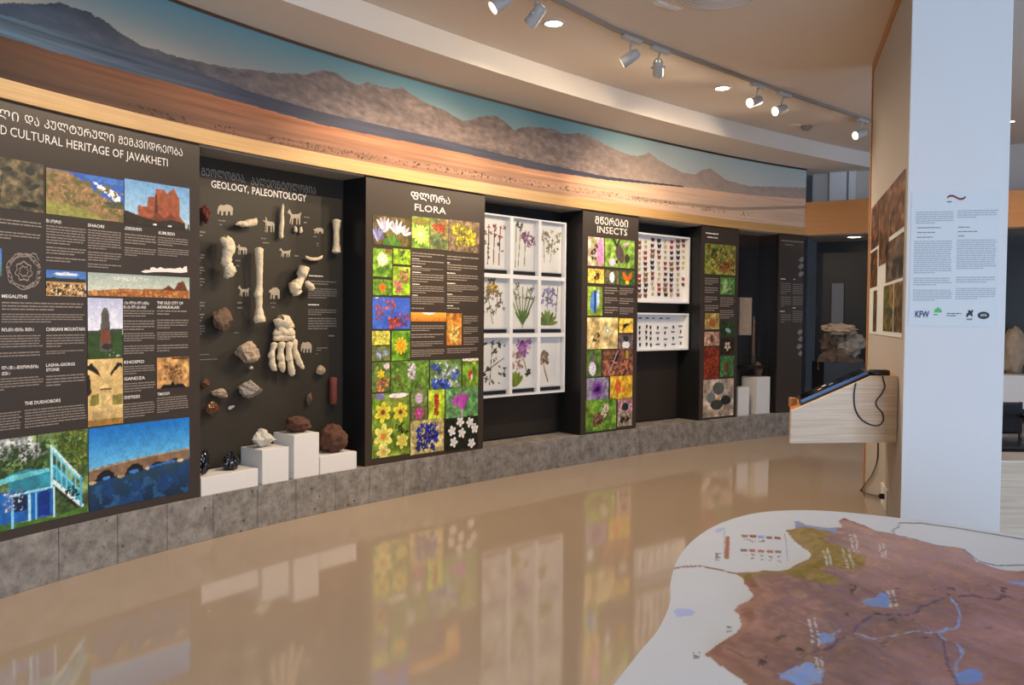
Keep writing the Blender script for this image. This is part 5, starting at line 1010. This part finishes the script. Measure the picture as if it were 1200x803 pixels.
mb = MB(); qbox(mb, 0.02, LQ, 0, .012, HC - .075, HC - .001); mb.build('top_rail', 'trimwood', pt_)
QP = np.array([*NEAR, 0]) ; QN = np.array([*nQ, 0])
def on_q(px, py, out=.004): return atplane(px, py, QP + QN * out, QN)
# notice sheet on the pillar
PN = np.array([*nP, 0]); PP = np.array([*PL, 0])
def on_p(px, py, out=.004): return atplane(px, py, PP + PN * out, PN)
A0 = on_p(1068.5, 224.5); B0 = on_p(1180, 224.5); 
W0, W1 = 0, np.linalg.norm((B0 - A0)[:2]); Z1 = A0[2]; Z0 = on_p(1066, 382)[2]
def pp3(u, z, out=.004): g = A0[:2] + dP * u + nP * (out - .004); return (g[0], g[1], z)
WS = W1 - .035
ns = empty('notice_sheet', pp3(WS / 2, Z0), 'pale printed notice with two text columns and logos on the pillar', 'notice')
mb = MB(); mb.hexa([pp3(0, Z0, .0005), pp3(WS, Z0, .0005), pp3(WS, Z0, .004), pp3(0, Z0, .004)], [pp3(0, Z1, .0005), pp3(WS, Z1, .0005), pp3(WS, Z1, .004), pp3(0, Z1, .004)]); mb.build('sheet', 'paper', ns)
ysc = (Z1 - Z0) / 157.5; zy = lambda y: Z1 - (y - 224.5) * ysc; ux = lambda x: (x - 1067.5) * W1 / 112.5
def p_block(rects, m, name='text_block', pitch=.0125, seed=0):
    V = []; Fc = []
    def add(a, b, z0, z1):
        i = len(V); V.extend([pp3(a, z0, .005), pp3(b, z0, .005), pp3(b, z1, .005), pp3(a, z1, .005)]); Fc.append((i, i + 1, i + 2, i + 3))
    for k, (xa, xb, ya, yb) in enumerate(rects): text_rows(add, ux(xa), ux(xb), zy(yb), zy(ya), max(1, round((zy(ya) - zy(yb)) / pitch)), seed + k)
    return tag(obj(name, V, Fc, m, ns), kind='stuff')
p_block([(1073, 1119, 248, 263), (1123, 1171, 247, 257), (1072, 1118, 282, 321), (1123, 1170, 281, 316), (1072, 1118, 325, 335), (1123, 1171, 324, 332), (1072, 1119, 339, 353), (1123, 1171, 337, 351)], mat('pale_ink', (172, 178, 190), .6), seed=800)
p_block([(1075, 1117, 266, 268.5), (1075, 1112, 271.5, 274), (1075, 1103, 277, 279.5), (1124, 1150, 266, 268.5), (1124, 1156, 271, 273.5), (1124, 1142, 276, 278.5)], mat('mid_ink', (132, 136, 146), .6), 'heading', .1, 850)
def p_poly(name, pts, m, label=None): 
    P = [pp3(ux(x), zy(y), .0055) for x, y in pts]; return obj(name, P, [tuple(range(len(P)))[::-1]], m, ns, label=label)
def p_text(body, x0, x1, yb, h, m, bold=.01, name='logo_text'):
    V, Fc = text_mesh(body, bold); return obj(name, [pp3(ux(x0) + (ux(x1) - ux(x0)) * v[0], zy(yb) + h * ysc * v[1], .006) for v in V], Fc, m, ns)
p_text('KFW', 1075, 1092, 371.5, 7, 'ink_navy', .03)
# ribbon logo
for nm, m_, dy in (('ribbon_stripe', 'ink_black', 0), ('ribbon_stripe', 'ink_red', 1.1)):
    up = [(1110, 231.5), (1113, 229.5), (1117, 229.5), (1121, 231.5), (1125, 233.5), (1129, 233), (1132, 231)]
    p_poly(nm, [(x, y + dy) for x, y in up] + [(x, y + dy + 1.3) for x, y in up[::-1]], m_)
p_block([(1110, 1124, 236, 239)], 'ink_dark', 'logo_caption', .02, 870)
p_poly('leaf_logo', [(1098, 363), (1101, 361), (1102.5, 359.5), (1104, 361), (1107, 363), (1107, 366), (1098, 366)], 'ink_green', 'green leaf logo'); p_block([(1097, 1108, 367, 370.5)], 'ink_green', 'logo_caption', .02, 871)
p_block([(1113, 1131, 366, 371)], 'ink_dark', 'logo_caption', .016, 872)
p_poly('panda_logo', [(1136, 371), (1136.5, 367), (1138.5, 366), (1138, 363.5), (1140, 363), (1142, 364), (1143.5, 362.5), (1144.5, 364), (1143, 366.5), (1144, 369), (1143, 371), (1141, 368.5), (1139, 369), (1138, 371)], 'ink_black', 'black and white panda emblem'); p_text('WWF', 1136.5, 1143.5, 374.8, 2.2, 'ink_black', .02)
p_poly('oval_logo', [(1156.5 + math.cos(a) * 7, 369 + math.sin(a) * 4.3) for a in [2 * math.pi * k / 24 for k in range(24)][::-1]], 'ink_black', 'dark oval emblem')
V, Fc = text_mesh('APA', .02); obj('logo_text', [pp3(ux(1152.5 + 8 * v[0]), zy(370.2) + 2.8 * ysc * v[1], .0065) for v in V], Fc, 'paper', ns)

# collage poster on the partition
ps = empty('poster', tuple(on_q(1040, 395)), 'large collage poster of brown landscape photos on the partition', 'poster')
zt0 = on_q(1020.5, 246)[2]; zb0 = on_q(1020.5, 391)[2]
tF = (on_q(1020.5, 300)[:2] - NEAR) @ dQ; tN = (on_q(1059, 300)[:2] - NEAR) @ dQ
def q3(u, v, out): g = NEAR + dQ * (tF + (tN - tF) * u) + nQ * out; return (g[0], g[1], zb0 + (zt0 - zb0) * v)
mb = MB(); mb.hexa([q3(0, 0, .001), q3(1, 0, .001), q3(1, 0, .005), q3(0, 0, .005)], [q3(0, 1, .001), q3(1, 1, .001), q3(1, 1, .005), q3(0, 1, .005)]); mb.build('sheet', 'paper', ps)
BR = [('bg', (96, 60, 44), (170, 124, 96), 5), ('grad', .7, .75, (150, 96, 66), (150, 96, 66))]
for k, (u0, u1, v0, v1, c1_, c2_) in enumerate([(0, .3, .66, 1, (90, 56, 40), (176, 120, 84)), (.31, .62, .5, 1, (110, 76, 56), (150, 106, 80)), (.63, 1, .66, 1, (110, 70, 50), (176, 130, 96)), (0, .27, .36, .64, (70, 52, 36), (190, 120, 50)), (.15, .28, 0.02, .33, (80, 66, 50), (150, 120, 90)), (.55, 1, .36, .63, (96, 92, 86), (150, 120, 100)), (.5, .78, .03, .34, (96, 110, 60), (170, 130, 60)), (.8, 1, .03, .34, (110, 70, 44), (150, 140, 80))]):
    nu, nv = 26, 40; U, Vv = np.meshgrid(np.linspace(0, 1, nu), np.linspace(0, 1, nv), indexing='ij')
    cc = to_lin(paint(U, Vv, .8, [('bg', c1_, c2_, 7), ('n', 5, .6, tuple(int(x * .6) for x in c1_), 0, .5)], 900 + k)).reshape(-1, 3)
    P = [q3(u0 + (u1 - u0) * a, v0 + (v1 - v0) * b, .0065) for a, b in zip(U.ravel(), Vv.ravel())]
    obj('photo', P, gridfaces(nu, nv), 'print', ps, colors=cc)

# sloped console on the partition
CN = np.array([0.0, -1.0, 0.0]); 
R0 = np.array([*(NEAR + dQ * .48), 0])   # near right corner, against the partition
r0 = on_q(1050.5, 518); dL = np.array([r0[0], r0[1]])
nC = np.array([dQ[0] * -1, dQ[1] * -1, 0]); nC = np.array([0.12, -1.0, 0]); nC /= np.linalg.norm(nC)
cpl = np.array([*dL, 0])
def on_c(px, py, out=0): return atplane(px, py, cpl + nC * out, nC)
prof = [(926.5, 511.5), (1050.5, 518.5), (1052.5, 441), (1022, 440), (927.5, 482)]
C_ = [on_c(x, y) for x, y in prof]; zb = C_[1][2]; C_[0][2] = zb
C_[3][2] = C_[2][2]
dep = np.array([dQ[0], dQ[1], 0]) * .62
cs_ = empty('wall_console', tuple((C_[0] + C_[1]) / 2), 'pale wooden sloped console fixed to the partition, holding a screen', 'console')
n5 = len(C_)
mb = MB(); th = -nC * .02; mb.add(C_ + [c + th for c in C_], [tuple(range(n5)), tuple(range(n5, 2 * n5))[::-1]] + [(i, (i + 1) % n5, n5 + (i + 1) % n5, n5 + i) for i in range(n5)]); mb.build('side_panel', 'ash', cs_)
mb = MB(); mb.add([c + th for c in C_] + [c + dep for c in C_], [tuple(range(n5)), tuple(range(n5, 2 * n5))[::-1]] + [(i, (i + 1) % n5, n5 + (i + 1) % n5, n5 + i) for i in range(n5)]); mb.build('body', 'orange', cs_)
# screen lying on the slope
a, b = C_[4], C_[3]; sl = (b - a) / np.linalg.norm(b - a); up = np.array([-sl[2] * 1, 0, 1.0]); up = np.cross(np.array([dQ[0], dQ[1], 0]), sl); up = up if up[2] > 0 else -up; up /= np.linalg.norm(up); dq3 = np.array([dQ[0], dQ[1], 0])
LS = np.linalg.norm(b - a); o0 = a + sl * .04 * 1 + dq3 * .06 + up * .002
def sc3(u, v, w): return o0 + sl * u + dq3 * v + up * w
scn = empty('touch_screen', tuple(sc3(LS * .45, .2, 0)), 'flat black screen with a blue-lit edge lying on the sloped console', 'screen')
LW, LD = LS * .93, .46
mb = MB(); mb.hexa([sc3(.03, 0, 0), sc3(LW, 0, 0), sc3(LW, LD, 0), sc3(.03, LD, 0)], [sc3(.03, 0, .028), sc3(LW, 0, .028), sc3(LW, LD, .028), sc3(.03, LD, .028)]); hs_ = bevel(mb.build('housing', 'black', scn), .003)
mb = MB(); mb.hexa([sc3(.05, -.002, .016), sc3(LW - .01, -.002, .016), sc3(LW - .01, .004, .016), sc3(.05, .004, .016)], [sc3(.05, -.002, .034), sc3(LW - .01, -.002, .034), sc3(LW - .01, .004, .034), sc3(.05, .004, .034)]); mb.build('edge_strip', 'blue_lit_edge', hs_, label='front edge with blue light painted on')  # blue light along the screen edge, put into the strip's colour
mb = MB(); mb.hexa([sc3(.05, .02, .028), sc3(LW - .02, .02, .028), sc3(LW - .02, LD - .02, .028), sc3(.05, LD - .02, .028)], [sc3(.05, .02, .030), sc3(LW - .02, .02, .030), sc3(LW - .02, LD - .02, .030), sc3(.05, LD - .02, .030)]); gl_ = mb.build('glass', 'screen', scn)
for k, (u, v, c_) in enumerate(((.18, .2, (226, 120, 50)), (.22, .3, (210, 210, 200)), (.27, .22, (90, 130, 190)))):  # coloured reflections in the screen, painted as faintly glowing tiles
    mm_ = mat('reflection_glow', c_, .4, emit=c_, estr=.5); mb = MB(); mb.hexa([sc3(u, v, .0302), sc3(u + .03, v, .0302), sc3(u + .03, v + .05, .0302), sc3(u, v + .05, .0302)], [sc3(u, v, .031), sc3(u + .03, v, .031), sc3(u + .03, v + .05, .031), sc3(u, v + .05, .031)]); mb.build('reflection_tile', mm_, gl_)
# small brass stop at the low end
mb = MB(); q = a + sl * .015 + dq3 * .3 + up * .0; mb.box((q[0] - .02, q[1] - .03, q[2] - .01), (q[0] + .02, q[1] + .03, q[2] + .055)); o = mb.build('wood_stop', 'trimwood'); bevel(o, .004); tag(o, 'small wooden stop block at the low front end of the console', 'block')
# black device on the ledge
q = (on_c(1035, 437) + dq3 * .05); q[2] = C_[2][2] + .001
mb = MB(); n_ = 24
for z_, r_ in ((0, .085), (.006, .09), (.03, .088), (.036, .07)): mb.V += [(q[0] + math.cos(2 * math.pi * k / n_) * r_ * .85 * dQ[1] + math.sin(2 * math.pi * k / n_) * 0, q[1] + .05 + math.sin(2 * math.pi * k / n_) * r_ * .5, q[2] + z_) for k in range(n_)]
mb.F += [(j * n_ + k, j * n_ + (k + 1) % n_, (j + 1) * n_ + (k + 1) % n_, (j + 1) * n_ + k) for j in range(3) for k in range(n_)] + [tuple(range(n_))[::-1], tuple(range(3 * n_, 4 * n_))]
o = mb.build('router', 'black', smooth=True); tag(o, 'small oval black device on the flat top of the console', 'device')
def smooth_path(P, k=6):
    P = [Vector(p) for p in P]; out = []
    for i in range(len(P) - 1):
        p0, p1_, p2_, p3_ = P[max(i - 1, 0)], P[i], P[i + 1], P[min(i + 2, len(P) - 1)]
        for j in range(k):
            t = j / k; out.append(.5 * ((2 * p1_) + (p2_ - p0) * t + (2 * p0 - 5 * p1_ + 4 * p2_ - p3_) * t * t + (3 * p1_ - p0 - 3 * p2_ + p3_) * t ** 3))
    return out + [P[-1]]
mb = MB(); mb.tube(smooth_path([on_c(x, y, .008) for x, y in ((1003, 449), (1001, 462), (1002, 478), (1008, 490), (1018, 497), (1029, 499), (1035, 493), (1034, 484), (1028, 477), (1027, 470), (1033, 462), (1037, 453), (1035, 445), (1034, 439))]), .0045, 6); o = mb.build('power_cable', 'black', smooth=True); tag(o, 'thin black cable looping down the side of the console', 'cable')
mb = MB(); mb.tube(smooth_path([on_q(x, y, .012) for x, y in ((1029, 519), (1028, 540), (1021, 558), (1010, 573), (1012, 577), (1024, 581), (1033, 582))]), .006, 6); mb.tube([on_q(1010, 574, .012), on_q(1004, 578, .012)], .007, 6); o = mb.build('power_cable', 'black', smooth=True); tag(o, 'black cable running under the console to the wall socket', 'cable')
sk = empty('wall_socket', tuple(on_q(1038, 582)), 'small white wall socket with black plug low on the partition', 'socket')
a = on_q(1034, 589, 0); b = on_q(1041, 575, 0); t_ = QN * .012
mb = MB(); mb.hexa([a, (b[0], b[1], a[2]), (b[0] + t_[0], b[1] + t_[1], a[2]), a + t_], [(a[0], a[1], b[2]), b, b + t_, (a[0] + t_[0], a[1] + t_[1], b[2])]); bevel(mb.build('face_plate', 'white', sk), .002)
mb = MB(); c = on_q(1036.5, 582, .01); mb.tube([c, c + QN * .03, c + QN * .04], [.02, .02, .008], 12); mb.build('plug', 'black', sk)

# ================================================================== RIGHT OF THE PILLAR
a = atz(1169, 640, 0); 
mb = MB(); x0 = 3.45; mb.box((x0 - .15, 5.9, 0), (6.2, 6.3, .55)); o = mb.build('wooden_bench_box', 'ash'); o.name = 'wooden_bench'; bevel(o, .004); tag(o, 'pale wooden low unit half hidden at the right edge', 'bench')
ch = empty('armchair', (4.5, 7.4, 0), 'black metal armchair behind the pale wooden unit at the right edge', 'chair')
mb = MB(); mb.box((4.2, 7.1, .40), (4.8, 7.7, .47)); bevel(mb.build('seat', 'black', ch), .02)
mb = MB(); mb.box((4.2, 7.66, .5), (4.8, 7.7, .8)); bevel(mb.build('backrest', 'black', ch), .02)
for sx_, sy_ in ((4.2, 7.1), (4.8, 7.1), (4.2, 7.7), (4.8, 7.7)): mb = MB(); mb.tube([(sx_, sy_, 0), (sx_, sy_, .62 if sy_ < 7.4 else .8)], .016, 8); mb.build('leg', 'black', ch, True)
for sx_ in (4.2, 4.8): mb = MB(); mb.tube(smooth_path([(sx_, 7.1, .60), (sx_, 7.2, .68), (sx_, 7.45, .70), (sx_, 7.7, .66)]), .02, 8); mb.build('armrest', 'black', ch, True)
p, d, nn = eplane(2)
ped_r = ebox(1170, 1215, 441, 478, -.12, .5, 'pedestal', 'pedestal', 'wide white pedestal seen behind glass right of the pillar', 'pedestal')
c = atplane(1189, 412, (*(p + nn * -.5), 0), (*nn, 0)); free_rock('mounted_bird', 'dim pale and brown taxidermy shape behind glass right of the pillar', c, (.28, .2, .6), 'stone_tan', 77, 'specimen')

# ================================================================== RELIEF MAP TABLE
outl = [(720, 803), (750, 765), (772, 738), (785, 708), (786, 683), (795, 655), (815, 632), (845, 614), (885, 602.5), (930, 599), (980, 600.5), (1053, 608), (1115, 616), (1200, 629)]
TH = 0.75
OL = [tuple(atz(x, y, TH)[:2]) for x, y in outl] + [(2.35, 2.75), (2.75, 2.3), (2.9, 1.7), (2.7, 1.1), (2.2, .75), (1.5, .62), (.8, .75), (.3, 1.05), (.12, 1.4)]
OLs = smooth_path([(x, y, 0) for x, y in OL + [OL[0]]], 10)[:-1]
cen = np.array([1.45, 2.05]); NT = 860; NRr = 240
ring = np.array([(v.x, v.y) for v in OLs]); dd = np.concatenate([[0], np.cumsum(np.hypot(*np.diff(np.vstack([ring, ring[:1]]), axis=0).T))]); rc = np.vstack([ring, ring[:1]])
tt = np.linspace(0, dd[-1], NT, endpoint=False); ring = np.stack([np.interp(tt, dd, rc[:, 0]), np.interp(tt, dd, rc[:, 1])], -1)
rr = np.linspace(0, 1, NRr)
XY = cen + (ring[:, None, :] - cen) * rr[None, :, None]
X, Y = XY[..., 0], XY[..., 1]
PXx, PXy = project(np.stack([X, Y, np.full_like(X, TH)], -1)); mx_, my_ = (PXx - 720) * 2.5, (PXy - 580) * 2.5
behind = Y < 1.0
wv = lambda s, k: 5 * (fbm(X, Y, s, k) - .5)
land = [(262, 478), (300, 450), (330, 430), (358, 412), (372, 380), (362, 355), (350, 345), (365, 328), (388, 322), (408, 308), (395, 285), (375, 265), (378, 258), (358, 235), (430, 234), (500, 232), (530, 212), (552, 205), (572, 190), (575, 178), (560, 165), (535, 150), (500, 108), (560, 105), (600, 112), (650, 108), (665, 100), (660, 82), (672, 73), (690, 80), (735, 98), (780, 122), (830, 128), (900, 140), (960, 158), (1030, 162), (1050, 190), (1075, 212), (1130, 224), (1200, 232), (3000, 300), (3000, 9000), (-1500, 9000), (1200, 1400), (600, 760), (375, 558), (310, 510)]
olive = [(358, 235), (430, 234), (500, 232), (530, 212), (552, 205), (572, 190), (560, 165), (535, 150), (500, 108), (560, 105), (600, 118), (640, 130), (610, 150), (640, 170), (690, 180), (738, 205), (730, 232), (690, 238), (640, 225), (600, 235), (625, 255), (668, 278), (640, 284), (560, 262), (480, 256), (400, 268), (375, 262)]
jx, jy = mx_ + 8 * (fbm(X, Y, 30, 5) - .5), my_ + 6 * (fbm(X, Y, 30, 6) - .5)
L_ = inpoly(jx, jy, land) | (behind & (X > .9)); O_ = inpoly(jx, jy, olive)
U_, V_ = X * .86 + Y * .5, -X * .5 + Y * .86
rid = 1 - np.abs(2 * fbm(U_ * 3.2, V_ * 1.3, 2.2, 71, 5) - 1); rid = np.clip((rid - .45) / .5, 0, 1) ** 1.5
rid2 = 1 - np.abs(2 * fbm(U_ * 2, V_ * 5, 2.0, 75, 4) - 1)
LM = L_.astype(float)
for _ in range(40): LM = (LM + np.roll(LM, 1, 0) + np.roll(LM, -1, 0) + np.roll(LM, 1, 1) + np.roll(LM, -1, 1)) / 5
rid3 = 1 - np.abs(2 * fbm(U_ * 9, V_ * 4, 2.0, 171, 4) - 1)
hgt = .004 * fbm(X, Y, 3, 77) + LM ** 3 * (.0 + .017 * rid + .012 * np.clip(rid2 - .5, 0, 1) + .008 * np.clip(rid3 - .4, 0, 1))
edge = np.clip((1 - rr[None, :]) * 8, 0, 1); hgt = hgt * edge
base = np.array((196, 204, 216)) * np.ones(X.shape + (1,))
base = base * (0.985 + 0.03 * fbm(X, Y, 5, 78)[..., None])
e_ = fbm(X, Y, 3, 81, 5)[..., None]; wst = np.clip((620 - mx_) / 500, 0, 1)[..., None]
lc = np.array((140, 106, 106)) * (1 - wst) + np.array((150, 94, 74)) * wst
lc = lc * (.82 + .32 * e_) * (1.04 - .16 * rid[..., None]) * (.93 + .14 * rid3[..., None]); base[L_] = lc[L_]
pkw = (np.clip((mx_ - 600) / 160, 0, 1) * np.clip((300 - my_) / 120, 0, 1) * L_ * .5)[..., None]; base = base * (1 - pkw) + np.array((190, 158, 152)) * pkw
oc = np.array((128, 106, 40)) * (.9 + .2 * e_); m_o = O_ & L_; base[m_o] = oc[m_o]
for poly, cc in (([(527, 82), (540, 80), (560, 92), (600, 98), (640, 103), (654, 116), (650, 130), (620, 126), (590, 122), (560, 108), (530, 100)], (128, 142, 186)), ([(718, 322), (740, 316), (796, 318), (806, 332), (812, 348), (770, 346), (736, 342)], (116, 138, 190)), ([(478, 556), (505, 545), (520, 536), (545, 538), (560, 526), (590, 530), (584, 545), (612, 552), (604, 580), (540, 592), (490, 580)], (126, 148, 196)), ([(596, 440), (620, 434), (650, 432), (640, 446), (648, 458), (604, 460)], (116, 138, 186)), ([(1150, 268), (1180, 264), (1215, 268), (1215, 280), (1170, 276)], (120, 150, 220)), ([(996, 548), (1030, 536), (1060, 535), (1080, 548), (1076, 566), (1000, 566)], (108, 134, 192)), ([(172, 345), (190, 336), (226, 340), (238, 350), (222, 360), (184, 362)], (160, 176, 230)), ([(296, 104), (320, 98), (328, 102), (310, 112), (296, 112)], (160, 176, 220))):
    base[inpoly(mx_, my_, poly)] = cc
def pline(pts, w, cc):
    m = np.zeros(X.shape, bool)
    for a, b in zip(pts, pts[1:]): m |= seg_d(mx_, my_, a, b) < w
    base[m] = cc
pline([(985, 335), (1000, 350), (1012, 380), (1008, 400), (970, 415), (950, 432), (975, 460), (1000, 470), (1020, 490), (1000, 520), (1002, 545)], 3, (130, 148, 196))
pline([(650, 430), (700, 420), (760, 440), (860, 438), (940, 430), (975, 410)], 1.8, (140, 146, 184))
pline([(530, 520), (575, 495), (660, 455), (690, 425), (720, 402), (760, 385), (850, 370), (900, 356), (960, 332), (1020, 316), (1100, 325), (1200, 326), (1400, 340)], 2.6, (84, 70, 96))
pline([(940, 430), (965, 470), (975, 520), (1000, 558), (1020, 600)], 2.4, (84, 70, 96))
pline([(165, 220), (200, 214), (255, 212), (300, 222), (358, 235), (430, 234), (500, 231)], 2.2, (130, 90, 80))
pline([(820, 122), (815, 108), (832, 98), (836, 86), (900, 86), (1000, 100), (1200, 134)], 2, (110, 120, 130))
pline([(740, 112), (830, 128), (900, 150), (1000, 160), (1040, 180), (1070, 200), (1120, 212), (1210, 210)], 1.8, (100, 110, 140))
pline([(660, 82), (672, 73), (690, 80), (735, 98), (780, 122)], 2, (120, 60, 40))
# legend
pline([(322, 110), (322, 190)], 1.4, (150, 160, 176)); pline([(500, 118), (508, 200)], 1.2, (150, 160, 176))
base[inpoly(mx_, my_, [(326, 125), (338, 125), (336, 192), (322, 192)])] = (156, 84, 60)
for x0, y0, cc in ((372, 120, (140, 100, 90)), (396, 121, (120, 50, 30)), (420, 123, (130, 150, 210)), (444, 125, (130, 90, 80)), (468, 126, (130, 50, 50)), (370, 162, (90, 90, 100)), (394, 163, (156, 80, 60)), (420, 165, (160, 100, 80)), (446, 166, (150, 100, 90)), (470, 167, (140, 100, 96))):
    base[inpoly(mx_, my_, [(x0, y0), (x0 + 19, y0 + 1), (x0 + 19, y0 + 9), (x0, y0 + 8)])] = cc
g = fbm(X, Y, 90, 91, 2)
for x0, y0, w, h in ((376, 176, 10, 18), (400, 176, 10, 16), (428, 178, 10, 18), (452, 180, 10, 18), (478, 182, 10, 22), (380, 134, 60, 8), (296, 172, 16, 24), (440, 430, 18, 6), (470, 432, 30, 8), (420, 510, 26, 30), (530, 478, 24, 26), (668, 372, 24, 16), (800, 385, 26, 22), (760, 370, 18, 20), (925, 300, 18, 14), (975, 300, 20, 12), (690, 285, 20, 22), (820, 290, 14, 12), (1090, 290, 16, 14), (1130, 300, 20, 14), (860, 380, 18, 12), (780, 450, 20, 14), (960, 350, 14, 12), (1085, 400, 20, 12), (900, 452, 20, 12), (230, 465, 20, 22), (330, 390, 16, 20)):
    m = (mx_ > x0) & (mx_ < x0 + w) & (my_ > y0) & (my_ < y0 + h) & (g > .54); base[m] = base[m] * .55
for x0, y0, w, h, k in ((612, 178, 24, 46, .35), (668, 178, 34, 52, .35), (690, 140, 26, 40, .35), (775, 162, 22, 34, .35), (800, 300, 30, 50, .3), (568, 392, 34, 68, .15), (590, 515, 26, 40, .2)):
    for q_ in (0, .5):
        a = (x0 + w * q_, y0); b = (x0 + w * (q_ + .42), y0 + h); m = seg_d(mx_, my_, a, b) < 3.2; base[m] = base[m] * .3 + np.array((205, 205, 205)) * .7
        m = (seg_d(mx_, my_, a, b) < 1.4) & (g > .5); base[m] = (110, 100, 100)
tb = empty('relief_map_table', (1.45, 2.05, 0), 'white kidney-shaped table carrying a painted relief map in front of the pillar', 'table')
P = np.stack([X, Y, TH + .003 + hgt], -1).reshape(-1, 3)
i = np.arange(NT)[:, None]; j = np.arange(1, NRr - 1)[None, :]; i2 = (i + 1) % NT
Fq = np.stack([(i * NRr + j), (i * NRr + j + 1), (i2 * NRr + j + 1), (i2 * NRr + j)], -1).reshape(-1, 4)
o = obj('relief_map', P, Fq, 'map', tb, smooth=True, colors=to_lin(base).reshape(-1, 3)); o['label'] = 'painted relief map, red-brown land with lakes'
bm = bmesh.new(); bm.from_mesh(o.data); hole = [v for v in bm.verts if not v.link_faces]; bmesh.ops.delete(bm, geom=hole, context='VERTS')
bnd = [e for e in bm.edges if e.is_boundary and all((Vector((v.co.x, v.co.y)).length < .06) for v in e.verts)]; bmesh.ops.contextual_create(bm, geom=bnd)
bmesh.ops.recalc_face_normals(bm, faces=bm.faces); bm.to_mesh(o.data); bm.free()
if sum(p_.normal.z for p_ in list(o.data.polygons)[:200]) < 0: o.data.flip_normals()
def slab(name, m, scl, z0, z1):
    q_ = cen + (ring[::8] - cen) * scl; n_ = len(q_); mb = MB(); mb.add([(x, y, z0) for x, y in q_] + [(x, y, z1) for x, y in q_], [tuple(range(n_)), tuple(range(n_, 2 * n_))] + [(i, (i + 1) % n_, n_ + (i + 1) % n_, n_ + i) for i in range(n_)]); return mb.build(name, m, tb)
slab('tabletop', 'white', .999, TH - .012, TH + .002); slab('base', 'white', .72, 0, TH - .013)

for o in list(sc.objects):
    if o.type == 'MESH' and len(o.data.vertices) == 0: bpy.data.objects.remove(o)
